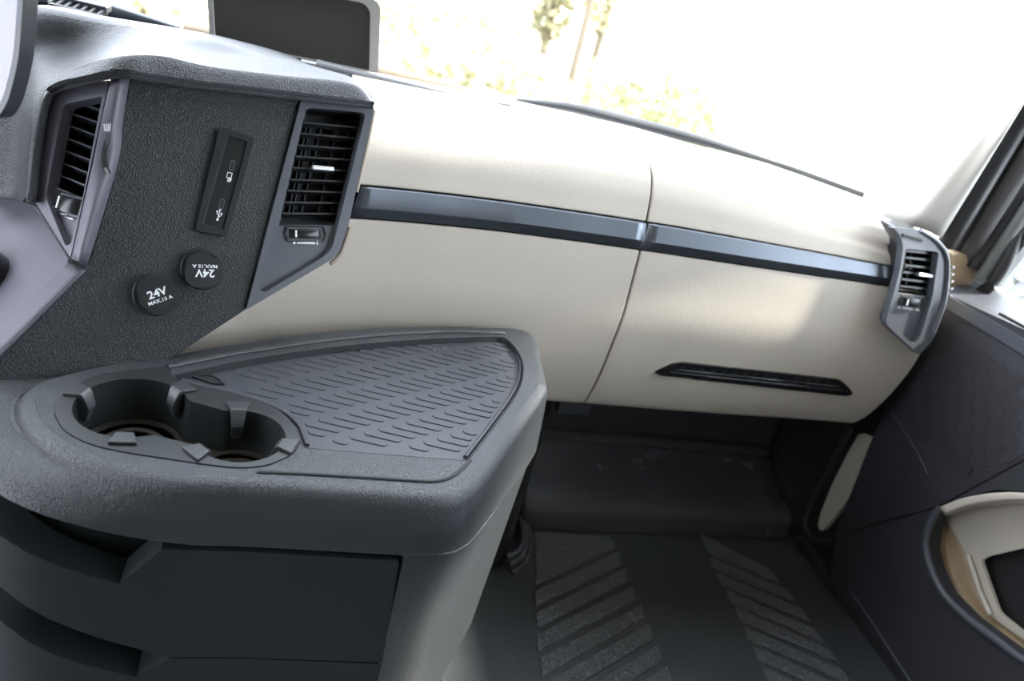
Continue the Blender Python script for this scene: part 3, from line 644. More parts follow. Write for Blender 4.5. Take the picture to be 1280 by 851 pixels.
bar('bracket', SP.hit(-120, 60, -.02), onY(-150, 60, .90), V((0.03, 0, 0)), V((0, 0, 0.03)), 'seal', scr, bevel=0.004)
# defroster grille on the driver side dash top
DZ = -0.150
df = thing('defroster_grille', onZ(105, 12, DZ - .01), 'black slatted defroster outlet on the dash top near the windscreen', 'grille')
do = [(60, -14), (108, -14), (138, 14), (138, 20), (118, 19), (72, 3)]
fz = lambda h: (lambda u, v: onY(u, v, 1.02) + V((0, 0, h)))
dfx = lambda u, v, h=0: onY(u, v, 1.03 + 0.0 * u) + V((0, -h, 0))
bar('rim', dfx(70, -4), dfx(137, 12), V((0, 0, .004)), V((0, .012, 0)), 'strip', df, bevel=0.002)
bar('rim', dfx(72, 3, .03), dfx(136, 19, .03), V((0, 0, .003)), V((0, .006, 0)), 'gloss_black', df, bevel=0.002)
for k in range(7):
    a = V((75, -2)).lerp(V((134, 13)), k / 6); p = dfx(a.x, a.y); q_ = dfx(a.x - 4, a.y + 6, .03); bar('slat', p, q_, V((.0016, 0, 0)), V((0, 0, .004)), 'vent_black', df)
# grey ledge of the driver side dash top behind the grille
tube('ledge', [onY(-60, -20, 1.20), onY(100, 2, 1.20), onY(225, 37, 1.20)], [0.012, 0.012, 0.004], 'strip', dash, n=8)

# ================================================================== CENTRE CONSOLE
ZT = -0.42
con = thing('centre_console', V((0.05, 0.7, FLOOR)), 'black plastic centre console with rounded rim and drawer fronts', 'console')
rim_px = [(205, 447), (300, 430), (400, 417), (520, 409), (600, 410), (657, 415), (668, 445), (674, 475), (671, 484), (640, 527), (599, 582), (575, 604), (545, 614), (450, 608), (320, 598), (200, 590), (110, 565), (60, 535), (42, 500), (60, 478), (130, 460)]
rim = [onZ(*p, ZT) for p in rim_px]
def closed_cr(pts, n):
    m = len(pts); out = []
    for i in range(m):
        p0, p1, p2, p3 = pts[i - 1], pts[i], pts[(i + 1) % m], pts[(i + 2) % m]
        for k in range(n):
            t = k / n; out.append(0.5 * ((2 * p1) + (p2 - p0) * t + (2 * p0 - 5 * p1 + 4 * p2 - p3) * t * t + (3 * p1 - p0 - 3 * p2 + p3) * t ** 3))
    return out
RIM = closed_cr(rim, 5)
def offset(loop, d, z):
    m = len(loop); out = []; ar = sum(loop[i - 1].x * loop[i].y - loop[i].x * loop[i - 1].y for i in range(m)); s = 1 if ar > 0 else -1
    for i in range(m):
        t = (loop[(i + 1) % m] - loop[i - 1]); nn = V((t.y, -t.x, 0)).normalized() * s
        out.append(V((loop[i].x + nn.x * d, loop[i].y + nn.y * d, z)))
    return out
def lipz(p):   # the lip gets deeper towards the dash on the passenger side
    return -0.476 - 0.036 * max(0, min(1, (p.y - 0.53) / 0.18)) * (1 if p.x > 0.1 else 0) + 0.042 * max(0, min(1, (-p.x - .05) / .135)) ** 1.5
def flare(p):
    t = max(0, min(1, (-p.x - 0.06) / 0.14)); t = t * t * (3 - 2 * t); return 1.0 + 2.2 * t
rings = []
for d, dz in ((0.0, 0.0), (0.0035, -0.0008), (0.0075, -0.003), (0.0105, -0.0065), (0.0125, -0.011)):
    rings.append(offset(RIM, d, ZT + dz))
r_mid = offset(RIM, 0.016, -0.445); r_low = offset(RIM, 0.019, -0.47); r_in = offset(RIM, 0.013, -0.47)
for i, p in enumerate(RIM):
    f = flare(p)
    for rr, d in ((r_mid, 0.016), (r_low, 0.022), (r_in, 0.013)):
        e = V((rr[i].x - p.x, rr[i].y - p.y, 0)); rr[i] = V((p.x + e.x * f, p.y + e.y * f, rr[i].z))
    r_low[i].z = lipz(p); r_in[i].z = lipz(p) - 0.002; r_mid[i].z = ZT + (lipz(p) - ZT) * 0.55
r_low2 = [V((p.x, p.y, p.z)).lerp(q_, 0.15) + V((0, 0, -0.0015)) for p, q_ in zip(r_low, r_in)]
rings += [r_mid, r_low, r_low2, r_in, [V((p.x, p.y, lipz(q_) + 0.004)) for p, q_ in zip(offset([V((a.x, a.y, 0)) for a in r_low], -0.046, 0), RIM)]]
vs_, fs_ = grid(rings, True); obj('lip', vs_, fs_, 'console', con, sharp=50, fix=True)
# top deck with the recesses for the cup insert and the tray mat
mat_px = [(222, 471), (300, 454), (380, 441), (470, 430.5), (560, 424.5), (618, 423), (632, 425.5), (646.4, 444), (649.7, 466), (641, 492), (612, 533), (581.6, 572.5), (500, 566), (430, 560.4), (383, 556.5), (378, 545), (372, 531), (352, 513.5), (320, 500), (280, 489), (240, 480)]
cup_px = [(82, 540), (71, 525), (68, 512), (75, 497), (95, 481), (130, 468), (205, 459.5), (214, 469), (228, 479), (262, 485.5), (300, 494.5), (330, 504.5), (352, 516), (366, 531), (373, 545), (374, 556), (365, 568), (348, 577), (330, 583), (300, 585.5), (262, 582), (200, 573), (150, 565), (110, 555)]
def smooth_mat(L):
    P = [V(p + (0,)) for p in L]; out = cr(P[:12], 4)[:-1] + cr(P[11:15], 2)[:-1] + cr(P[14:] + [P[0]], 4)[:-1]
    return [(p.x, p.y) for p in out]
mat_px = smooth_mat(mat_px); cup_px = [(p.x, p.y) for p in closed_cr([V(p + (0,)) for p in cup_px], 3)]
toXY = lambda L, z: [tuple(onZ(*p, z)[:2]) for p in L]
rimXY = [(p.x, p.y) for p in RIM]
matXY = toXY(mat_px, ZT); cupXY = toXY(cup_px, ZT)
def shrink(poly, d):
    c = offset([V((x, y, 0)) for x, y in poly], d, 0); return [(p.x, p.y) for p in c]
plate('deck', rimXY, ZT, 0.012, 'console', con, holes=[shrink(matXY, 0.0045), cupXY], bevel=0.0016, seg=3)
plate('deck_pan', shrink(rimXY, -0.012), ZT - 0.011, 0.004, 'console_shade', con, holes=[shrink(cupXY, 0.0)])
# front groove line and flat ledge between mat and lip
gl_ = [onZ(*p, ZT + .0008) for p in [(322, 589.5), (380, 592), (450, 596), (520, 600.5), (545, 601), (565, 595), (580, 583), (588, 574)]]
tube('groove_bead', cr(gl_, 4), 0.0016, 'console_shade', con, n=6, flat=0.6)
# dome of the rear ridge behind the mat
tube('rear_ridge', cr([onZ(*p, ZT + .001) for p in [(210, 458), (300, 440.5), (400, 426), (480, 418), (560, 414), (630, 415.5)]], 5), 0.003, 'console', con, n=8, flat=0.6)

# drawers and body
wall = offset([V((p.x, p.y, 0)) for p in r_low], -0.008, 0)
wall = wall[40:] + wall[:40]     # starts on the far right, runs round the near side to the left
i0 = max(range(len(wall)), key=lambda i: wall[i].x - 0.2 * wall[i].y)
W = []
lens = [0.0]
order = wall
seq = [p for p in order if True]
for i in range(1, len(seq)): lens.append(lens[-1] + (seq[i] - seq[i - 1]).length)
def wpt(s, z, out=0.0):
    s = max(0, min(lens[-1] - 1e-6, s)); i = 0
    lo, hi = 0, len(lens) - 2
    while lo < hi:
        m = (lo + hi + 1) // 2
        if lens[m] <= s: lo = m
        else: hi = m - 1
    i = lo; t = (s - lens[i]) / max(1e-9, lens[i + 1] - lens[i]); p = seq[i].lerp(seq[i + 1], t)
    a = seq[max(i - 1, 0)]; b = seq[min(i + 2, len(seq) - 1)]; tt = b - a; nn = V((tt.y, -tt.x, 0)).normalized()
    c = V((0.05, 0.68, 0))
    if nn.dot(p - c) < 0: nn = -nn
    tap = 0.018 * max(0, (-0.47 - z)) / 0.4
    return V((p.x + nn.x * (out - tap), p.y + nn.y * (out - tap), z))
def whit(px, py, out=0.0):
    """pixel onto the upright console wall -> (arc length, height)"""
    best = None; r = ray(px, py); n = 900
    for k in range(n):
        s = lens[-1] * k / n; p = wpt(s, -0.55, out); cr_ = r.x * p.y - r.y * p.x
        q_ = wpt(s + lens[-1] / n, -0.55, out); c2 = r.x * q_.y - r.y * q_.x
        if cr_ * c2 <= 0 and p.dot(r) > 0:
            t = math.hypot(p.x, p.y) / math.hypot(r.x, r.y)
            if best is None or t < best[0]: best = (t, s, r.z * t)
    return (best[1], best[2]) if best else None
def Wd(L): return [whit(*p) for p in L]
PO = 0.0075
cA, cB, cC = whit(150, 728, PO), whit(200, 684, PO), whit(497, 698, PO)
cD, cE = whit(477, 831, PO), whit(210, 825, PO)
lA, lB, lC = whit(4, 669, PO), whit(4, 737, PO), whit(4, 784, PO)
cF = whit(168, 851, PO)
sL = lA[0] + 0.16                    # past the picture edge on the driver side
# panels live in (arc length, height)
wm = lambda out: (lambda u, v: wpt(u, v, out))
def wsheet(name, poly, out, m, thick=0.010, bevel=0.0015):
    """curved plate on the wall: front skin + thickness along the wall normal"""
    st_ = 0.02; L = dens(poly, st_); pts = [V(p) for p in L]; ed = [(i, (i + 1) % len(L)) for i in range(len(L))]
    xs = [p[0] for p in L]; ys = [p[1] for p in L]; x = min(xs) + .008
    while x < max(xs):
        y = min(ys) + .01
        while y < max(ys):
            if inside((x, y), L) and min((a[0] - x) ** 2 + (a[1] - y) ** 2 for a in L) > .008 ** 2: pts.append(V((x, y)))
            y += 0.03
        x += 0.012
    r = delaunay_2d_cdt(pts, ed, [], 0, 1e-6); P = r[0]
    T = [tuple(f) for f in r[2] if inside(tuple((P[f[0]] + P[f[1]] + P[f[2]]) / 3), L)]
    n = len(P); vs = [wpt(p.x, p.y, out) for p in P] + [wpt(p.x, p.y, out - thick) for p in P]; cnt = {}
    for t in T:
        for i in range(3): k = tuple(sorted((t[i], t[(i + 1) % 3]))); cnt[k] = cnt.get(k, 0) + 1
    F = T + [(c + n, b + n, a + n) for a, b, c in T] + [(t[(i + 1) % 3], t[i], t[i] + n, t[(i + 1) % 3] + n) for t in T for i in range(3) if cnt[tuple(sorted((t[i], t[(i + 1) % 3])))] == 1]
    used = sorted({i for f in F for i in f}); mp = {u: k for k, u in enumerate(used)}
    return obj(name, [vs[u] for u in used], [tuple(mp[i] for i in f) for f in F], m, con, bevel=bevel, fix=True, sharp=30)
d1 = [cB, cC, cD, cE, lB, (sL, lB[1] + 0.02), (sL, lA[1] + 0.035), lA, cA]
d2 = [(cE[0], cE[1] - .0015), (cD[0], cD[1] - .0025), (cD[0] + .001, -0.80), (sL, -0.80), (sL, lC[1] + 0.02), lC, cF]
wsheet('drawer_front', d1, PO, 'console_shade', thick=0.03)
wsheet('drawer_front', d2, PO, 'console_shade', thick=0.03)
s_r = lens[0] + 0.0
cs = cC[0] - 0.0035
back_s = 0.0
sp = [(cs, -0.4715), (cs, -0.80), (0.005, -0.80), (0.005, -0.506), (max(0.02, cs * 0.35), -0.505), (cs * 0.75, -0.490)]
wsheet('side_panel', sp, PO, 'console', thick=0.012)
# inner carcass (dark) behind the drawers, and the plinth
def bodyring(out, z): 
    return [wpt(lens[-1] * k / 140, z, out) for k in range(140)]
vs_, fs_ = grid([bodyring(-0.034, -0.44), bodyring(-0.034, -0.60), bodyring(-0.034, -0.82)], True); obj('carcass', vs_, fs_, 'console_shade', con, fix=True, sharp=60)
vs_, fs_ = grid([bodyring(-0.012, -0.805), bodyring(-0.012, FLOOR)], True); obj('plinth', vs_, fs_, 'seal', con, fix=True, sharp=60)

# ================================================================== CUP HOLDER
C1 = V((-0.1214, 0.6215)); R1 = 0.0471; C2 = V((-0.0277, 0.5891)); R2 = 0.0393
cup = thing('cup_holder', V((-0.07, 0.6, ZT - 0.047)), 'black double cup holder insert with flexible clips in the console top', 'cup holder')
ax = (C2 - C1).normalized(); nx_ = V((-ax.y, ax.x))     # nx_ points forward
def ang(c, r, a): return V((c.x + r * math.cos(a), c.y + r * math.sin(a)))
base = math.atan2(ax.y, ax.x)
hole = []
a0 = math.radians(40); n = 40
for k in range(n + 1): hole.append(ang(C1, R1, base + a0 + (math.tau - 2 * a0) * k / n))
b0_ = math.radians(48)
for k in range(n + 1): hole.append(ang(C2, R2, base + math.pi + b0_ + (math.tau - 2 * b0_) * k / n))
holeXY = [tuple(p) for p in rounded([tuple(p) for p in hole], 0.003, 1)]
plate('insert', [(x, y) for x, y in shrink(cupXY, -0.0004)], ZT + 0.0012, 0.012, 'cup_black', cup, holes=[holeXY], bevel=0.0016, seg=3)
wl = [[V((x, y, z)) for x, y in shrink(holeXY, d)] for z, d in ((ZT - 0.002, 0.0005), (ZT - 0.02, -0.0005), (ZT - 0.044, -0.002))]
vs_, fs_ = grid(wl, True); obj('cup_wall', vs_, fs_, 'cup_black', cup, sharp=40)
bt = shrink(holeXY, -0.0025); plate('cup_floor', bt, ZT - 0.0435, 0.003, 'cup_floor', cup)
for c, r in ((C1, R1), (C2, R2)):
    for rr in (r * 0.86, r * 0.55):
        lathe('floor_ring', V((c.x, c.y, ZT - 0.0435)), V((0, 0, 1)), [(rr - .003, 0.0), (rr - .0026, 0.002), (rr + .0026, 0.002), (rr + .003, 0.0)], 'cup_floor', cup)
def clip(c, r, px, w_=0.011):
    q_ = onZ(*px, ZT); d = (V((q_.x, q_.y)) - c).normalized(); t = V((-d.y, d.x)); D = V((d.x, d.y, 0)); T = V((t.x, t.y, 0)); P = V((c.x, c.y, ZT + 0.0012)) + D * r
    vs = []
    # tab on the rim: wide at the outside, narrow at the cup edge; fin going down into the cup
    prof = [(0.011, 0.0030, 1.0), (-0.003, 0.0034, 0.62), (-0.006, 0.0005, 0.60), (-0.010, -0.012, 0.5), (-0.0055, -0.028, 0.34), (-0.001, -0.028, 0.34), (-0.0005, -0.004, 0.60), (0.010, -0.0005, 1.0)]
    for s in (-1, 1):
        for a, h, k in prof: vs.append(P + D * a + V((0, 0, h)) + T * (s * w_ * k))
    m = len(prof); fs = [(i, (i + 1) % m, m + (i + 1) % m, m + i) for i in range(m)] + [tuple(range(m - 1, -1, -1)), tuple(range(m, 2 * m))]
    obj('clip', vs, fs, 'clip', cup, bevel=0.0008, fix=True, sharp=30)
for px in ((97, 491), (226, 488), (155, 549)): clip(C1, R1, px)
for px in ((297, 510), (246, 567), (361, 560)): clip(C2, R2, px)

# ================================================================== TRAY MAT
ZM = ZT - 0.008
tm = thing('tray_mat', V((0.13, 0.68, ZM - 0.002)), 'black rubber tray mat with rows of raised ovals on the console', 'mat')
mXY = toXY(mat_px, ZM)
plate('base', [(x, y) for x, y in shrink(mXY, 0.004)], ZM, 0.003, 'tray_rubber', tm)
rimtube = cr([V((x, y, ZM + 0.001)) for x, y in mXY[:45]], 1)
tube('edge_bead', rimtube, 0.0026, 'tray_rubber', tm, n=8)
tube('edge_bead', cr([onZ(*p, ZM + .001) for p in [(384, 556.5), (379, 545), (373, 531), (353, 513.5), (321, 500), (281, 489), (240, 480), (222, 471)]], 4), 0.0022, 'tray_rubber', tm, n=8)
a_ = math.radians(-15.5); u_ = V((math.cos(a_), math.sin(a_))); v_ = V((-u_.y, u_.x))
def stadium(L, Wd_, h):
    pts = []
    for sgn, st_ in ((1, -math.pi / 2), (-1, math.pi / 2)):
        for k in range(7):
            b = st_ + math.pi * k / 6; pts.append(V((sgn * (L / 2 - Wd_ / 2) + Wd_ / 2 * math.cos(b), Wd_ / 2 * math.sin(b))))
    n = len(pts); vs = [(p.x, p.y, 0) for p in pts] + [(p.x * (1 - .0006 / L * 2), p.y * (1 - .16), h) for p in pts]
    fs = [(i, (i + 1) % n, n + (i + 1) % n, n + i) for i in range(n)] + [tuple(range(n, 2 * n))]
    me = bpy.data.meshes.new('raised_oval'); me.from_pydata(vs, [], fs); me.materials.append(MATS['tray_rubber']); return me
sizes = {}
inner_m = shrink(mXY, -0.004)
cnt_o = 0
for j in range(-4, 9):
    for i in range(-40, 40):
        s0 = V((0.1421 + 0.01447 * i, 0.6534 + 0.00815 * i + 0.0412 * j))
        # clip the oval to the mat
        tt = [k / 24 for k in range(25)]; ok = [inside(tuple(s0 + u_ * (0.0375 * t)), inner_m) and inside(tuple(s0 + u_ * (0.0375 * t) + v_ * .004), inner_m) and inside(tuple(s0 + u_ * (0.0375 * t) - v_ * .004), inner_m) for t in tt]
        if not any(ok): continue
        ks = [k for k in range(25) if ok[k]]; a0, a1 = tt[ks[0]], tt[ks[-1]]
        if (a1 - a0) * 0.0375 < 0.010: continue
        L = round((a1 - a0) * 0.0375 / 0.0025) * 0.0025; L = max(L, 0.010)
        if L not in sizes: sizes[L] = stadium(L, 0.0086, 0.0011)
        cpos = s0 + u_ * (0.0375 * (a0 + a1) / 2); w3 = V((cpos.x, cpos.y, ZM))
        if (V((cpos.x, cpos.y)) - V(onZ(258, 474, ZM)[:2])).length < 0.034: continue
        o = bpy.data.objects.new('raised_oval', sizes[L]); COL.objects.link(o); o.parent = tm; o.location = w3 - ORG[tm.name]; o.rotation_euler = (0, 0, a_); cnt_o += 1
# finger slot at the driver-side corner of the mat
fsl = toXY([(241, 472), (262, 469.5), (272, 474), (280, 481.5), (266, 480.5)], ZM)
plate('finger_slot', fsl, ZM + 0.0012, 0.0015, 'gap_black', tm)
tube('slot_lip', [V((x, y, ZM + .0018)) for x, y in fsl + fsl[:1]], 0.0009, 'clip', tm, n=6)

# ================================================================== FLOOR MAT
ZF = FLOOR + 0.004
fm = thing('floor_mat', V((0.75, 0.8, FLOOR - .006)), 'black rubber floor mat with slanted textured ribs in the passenger footwell', 'mat')
plate('base', rounded([(1.07, 0.2), (1.07, 1.0), (1.06, 1.056), (0.47, 1.056), (0.445, 0.99), (0.40, 0.95), (0.27, 0.84), (0.27, 0.2)], 0.01), ZF - 0.004, 0.0055, 'floor_rubber', fm, bevel=0.002)
m_ = Zm(640, 640, 4.032)
def fz_(p): return onZ(*p, ZF)
ribs = [[m_(118, 95), m_(490, 122), m_(520, 150), m_(515, 180), m_(118, 360)],
        [m_(118, 395), m_(540, 195), m_(553, 262), m_(118, 468)], [m_(123, 505), m_(575, 280), m_(583, 345), m_(123, 583)],
        [m_(128, 615), m_(610, 370), m_(625, 435), m_(133, 700)], [m_(138, 735), m_(655, 465), m_(668, 530), m_(150, 830)],
        [m_(152, 868), m_(693, 560), m_(715, 632), m_(168, 968)], [m_(172, 1010), m_(738, 665), m_(762, 742), m_(186, 1120)], [m_(190, 1165), m_(785, 770), m_(812, 855), m_(205, 1285)], [m_(212, 1335), m_(835, 885), m_(865, 980), m_(232, 1465)], [m_(238, 1520), m_(890, 1012), m_(922, 1115), m_(262, 1665)]]
n_ = Zm(860, 640, 4.032)
ln = [((100, 200), (465, 355)), ((130, 275), (545, 450)), ((170, 360), (620, 550)), ((215, 450), (690, 655)), ((262, 540), (765, 760)), ((305, 640), (838, 872)), ((355, 745), (915, 990)), ((408, 858), (995, 1118)), ((465, 980), (1080, 1256))]
hh = [(95, 70), (52, 62), (58, 66), (62, 70), (64, 72), (70, 76), (74, 82), (80, 88), (86, 94)]
for (a, b), (h0, h1) in zip(ln, hh):
    ribs.append([n_(a[0] - h0 * .38, a[1] - h0), n_(b[0] - h1 * .75, b[1] - h1), n_(*b), n_(*a)])
for rb in ribs:
    P = [fz_(p) for p in rb]; plate('rib', [(p.x, p.y) for p in P], ZF, 0.006, 'rib_rubber', fm, bevel=0.0018)

# ================================================================== PASSENGER DOOR
DX = 1.05
door = thing('door_1', V((DX, 0.5, -0.89)), 'dark grained passenger door panel with speaker grille and cream storage pocket', kind='structure')
def door_x(y, z):
    # slightly bellied face; leans in towards the top edge
    return DX - 0.012 * math.exp(-((z + 0.42) / 0.16) ** 2) + 0.02 * max(0, (-0.62 - z) / 0.3)
def dhit(px, py, out=0.0):
    x = DX
    for _ in range(12):
        p = onX(px, py, x); x = door_x(p.y, p.z) - out
    return onX(px, py, x)
def dyz(L): return [(p.y, p.z) for p in (dhit(*q_) for q_ in L)]
dm = lambda out: (lambda u, v: V((door_x(u, v) - out, u, v)))
pocket_px = [(1175, 635), (1166, 648), (1160, 663), (1157.5, 683), (1164, 711), (1179.5, 742), (1208, 771), (1245, 799), (1280, 825), (1340, 862), (1420, 880), (1480, 830), (1490, 720), (1440, 650), (1360, 620), (1280, 613), (1245, 612), (1210, 620)]
pk = dyz(pocket_px)
d_outl = rounded([(0.985, -0.31), (0.975, -0.60), (0.965, -0.80), (0.93, -0.90), (-0.1, -0.90), (-0.1, -0.265), (0.80, -0.292), (0.95, -0.306)], 0.02)
sheet('panel', d_outl, dm(0), 0.03, 'door_dark', door, holes=[pk], step=0.05, backdir=(1, 0, 0), bevel=0.004)
sheet('outer_skin', [(-0.47, -0.97), (1.31, -0.97), (1.31, -0.30), (-0.47, -0.30)], lambda u, v: V((1.185, u, v)), 0.02, 'cab_paint', door, backdir=(1, 0, 0))
# top sill and its slot
sheet('sill', rounded([(DX - .012, 0.986), (DX + .13, 1.06), (DX + .13, -0.1), (DX - .012, -0.1)], 0.012), lambda u, v: V((u, v, -0.288 - 0.02 * max(0, (v - 0.6) / 0.4) + 0.10 * (u - DX))), 0.02, 'door_sill', door, backdir=(0, 0, -1), bevel=0.005)
a = onZ(1250, 392, -0.290); b = onZ(1300, 419, -0.290); bar('sill_slot', a, b, V((0.003, 0.0, 0)), V((0, 0, .002)), 'gap_black', door)
# crease and lower seam lines
tube('crease_glint', cr([dhit(*p, -.0005) for p in [(1114, 514), (1130, 537), (1145, 562), (1160, 592)]], 5), [0.0012] * 16, 'door_sill', door, n=6)  # lighter bead paints the highlight along the door fold
tube('seam', cr([dhit(*p, .0005) for p in [(1065, 664), (1110, 650), (1170, 633), (1220, 607), (1285, 572)]], 4), 0.0016, 'gap_black', door, n=6)
tube('seam', [dhit(*p, .001) for p in [(1063, 738), (1098, 790), (1140, 855)]], 0.0014, 'door_sill', door, n=6)
# speaker grille: dotted cloth area with hexagon plates
gz = sheet('speaker_grille', dyz([(1150, 440), (1178, 412), (1200, 405), (1290, 440), (1290, 560), (1262, 578), (1215, 585), (1165, 560), (1140, 520), (1138, 480)]), dm(0.0015), 0.002, 'grille_cloth', door, step=0.03, backdir=(1, 0, 0))
gc = dhit(1208, 512); HR = 0.0168
for i in range(-6, 7):
    for j in range(-6, 7):
        y = gc.y + (i + (j % 2) * 0.5) * HR * 1.80; z = gc.z + j * HR * 1.56
        if math.hypot(y - gc.y, z - gc.z) > 0.092: continue
        loop = [(y + HR * 0.96 * math.cos(math.pi / 6 + k * math.pi / 3), z + HR * 0.96 * math.sin(math.pi / 6 + k * math.pi / 3)) for k in range(6)]
        sheet('hexagon', loop, dm(0.0021), 0.001, 'grille_hex', gz, backdir=(1, 0, 0))
# storage pocket
prim = [dhit(*p, .003) for p in pocket_px[:9]] + [dhit(1340, 862, .003)]
tube('pocket_rim', cr(prim, 5), 0.006, 'door_sill', door, n=10)
ps_o = pocket_px[:9] + [(1340, 862)]
ps_i = [(1182, 645), (1190, 660), (1200, 678), (1209, 694), (1214, 715), (1222, 740), (1240, 768), (1262, 784), (1285, 800), (1345, 840)]
shell = [[dhit(*p, 0) for p in ps_o], [dhit(a[0] * .55 + b[0] * .45, a[1] * .55 + b[1] * .45, -0.045) for a, b in zip(ps_o, ps_i)], [dhit(*p, -0.052) for p in ps_i]]
o = patch('pocket_shell', shell, 'tan', door, n=4, solid=0.003)
pf = lambda d: (lambda u, v: dhit(u, v, -d))
ins_o = [(1180, 643), (1211, 632.5), (1253, 626.8), (1290, 626), (1400, 632), (1450, 700), (1440, 800), (1400, 860), (1345, 842), (1285, 803), (1262, 787), (1240, 771), (1222, 743), (1213, 712), (1207, 692), (1198, 675), (1188, 658)]
ins_h = rounded([(1226, 700, 5), (1234, 695, 4), (1290, 682, 4), (1390, 690), (1400, 780), (1370, 820), (1290, 798, 4), (1249, 765, 6)], 6)
o = sheet('pocket_insert', ins_o, pf(0.045), 0.006, 'door_beige', door, holes=[ins_h], step=14, grid_pts=False, backdir=(1, 0, 0), bevel=0.002); o['label'] = 'cream plastic pocket insert'
sheet('pocket_back', ins_o, pf(0.075), 0.004, 'seal', door, backdir=(1, 0, 0))
bandt = [[dhit(*p, .006) for p in [(1174, 634), (1205, 622), (1247, 615.5), (1290, 617), (1345, 628), (1410, 655)]],
         [dhit(*p, .008) for p in [(1177, 638), (1208, 627), (1250, 620.5), (1290, 621.5), (1345, 632), (1408, 659)]],
         [dhit(*p, .002) for p in [(1181, 643), (1211, 632.5), (1253, 626.8), (1290, 627), (1345, 638), (1405, 664)]],
         [dhit(*p, -.045) for p in [(1183, 646), (1213, 636), (1254, 631), (1290, 631), (1345, 641), (1402, 667)]]]
o = patch('pocket_band', bandt, 'door_beige', door, n=5, solid=0.004); o['label'] = 'cream rounded band above the pocket'
rid = cr([dhit(*p, -.038) for p in [(1210, 694), (1217, 715), (1226, 742), (1238, 768)]], 4); tube('pocket_rib', rid, 0.004, 'door_beige', door, n=8)
# cream kick trim and rubber channel at the hinge side
kp = thing('trim_4', V((1.05, 0.99, -0.84)), 'cream kick trim between the dash end and the door', kind='structure')
KX = 1.058
kx = lambda d: (lambda u, v: onX(u, v, KX + d))
kl = [(1074, 541), (1092, 548), (1089, 565), (1081, 590), (1066, 615), (1043, 646), (1031, 661), (1026, 664), (1022, 658), (1025, 643), (1040, 605), (1060, 565)]
sheet('kick_panel', rounded(kl, 4), kx(0), 0.012, 'door_beige', kp, bevel=0.003, backdir=(1, 0.2, 0))
tube('channel', cr([onX(*p, KX + .012) for p in [(1062, 535), (1040, 580), (1012, 635), (1008, 660), (1022, 676), (1045, 672), (1075, 625), (1098, 560)]], 5), 0.007, 'seal', kp, n=8)
tag(sheet('wall_right', [(1.30, FLOOR - .04), (1.30, -0.285), (1.12, -0.285), (1.06, -0.27), (0.93, -0.60), (0.90, FLOOR - .04)], lambda u, v: V((1.115, u, v)), 0.04, 'carpet', backdir=(1, 0, 0)), 'dark side wall of the footwell', kind='structure')
tag(plate('trim_9', [(0.90, 1.02), (1.0, 1.0), (1.02, 1.07), (1.13, 1.09), (1.13, 1.32), (0.60, 1.32), (0.60, 1.20), (0.80, 1.13)], -0.262, 0.02, 'seal'), 'added dark light-blocking plate between the dash end and the pillar', kind='structure')  # made-up plate, stops light leaking down behind the dash end
sl = tag(sheet('trim_5', [(1.07, 1.05), (1.14, 1.05), (1.14, -1.0), (1.07, -1.0)], lambda u, v: V((u, v, -0.895)), 0.05, 'seal', backdir=(0, 0, -1), bevel=0.006), 'black sill strip at the foot of the door', kind='structure')

# ------------------------------------------------------------------ A pillar, seals, window frame
pil = thing('trim_6', V((1.0, 1.05, -0.24)), 'pale windscreen pillar trim with black door seals', kind='structure')
def pl_line(b, t, k=3.2):
    B, T = onY(b[0], b[1], b[2]), onY(t[0], t[1], t[2]); return [B, B.lerp(T, 0.5), T, B + (T - B) * k * 0.7, B + (T - B) * k]
P0 = pl_line((1106, 281, 1.075), (1282, 47, .985)); P1 = pl_line((1135, 283, 1.03), (1282, 80, .95)); P1b = pl_line((1155, 287, 1.015), (1282, 103, .935)); P2 = pl_line((1176, 297, 1.01), (1282, 127, .925)); P3 = pl_line((1187, 305, 1.03), (1284, 137, .945))
patch('pillar_cover', [[p + V((0, .03, 0)) for p in P0], P0, P1, P1b, P2, [p + V((.045, .05, 0)) for p in P2]], 'pillar_trim', pil, n=5, solid=0.003)
def seal_(b, t, r, m, name): tube(name, cr(pl_line(b, t)[:5], 3), r, m, pil, n=10)
seal_((1184, 304, 1.03), (1284, 136, .945), 0.016, 'seal', 'door_seal')
seal_((1196, 312, 1.05), (1284, 163, .965), 0.013, 'seal', 'door_seal')
seal_((1206, 322, 1.04), (1286, 192, .955), 0.015, 'flock', 'flocked_channel')
def seal_x(b, t, x, r, m, name):
    B, T = onX(*b, x), onX(*t, x); tube(name, [B, B.lerp(T, .5), T, B + (T - B) * 2.2, B + (T - B) * 3.2], r, m, pil, n=10)
seal_x((1216, 334), (1287, 224), 1.118, 0.012, 'seal', 'door_seal')
seal_x((1228, 345), (1288, 252), 1.130, 0.012, 'frame_grey', 'window_channel')
tube('window_bend', cr([onX(*p, 1.138) for p in [(1205, 376), (1232, 362), (1254, 334), (1268, 298), (1280, 262), (1292, 232)]], 5), 0.011, 'seal', pil, n=10)
o = sheet('tan_corner', rounded([(1193, 318), (1203, 317), (1226, 327), (1208, 372), (1182, 380)], 3), lambda u, v: onY(u, v, 1.025), 0.02, 'tan', pil, bevel=0.002); o['label'] = 'tan trim corner'
tag(sheet('window_2', [(1.03, -0.30), (0.80, 0.67), (-0.46, 0.67), (-0.46, -0.28)], lambda u, v: V((1.165, u, v)), 0.004, 'glass', backdir=(1, 0, 0)), 'passenger door window glass', kind='structure')
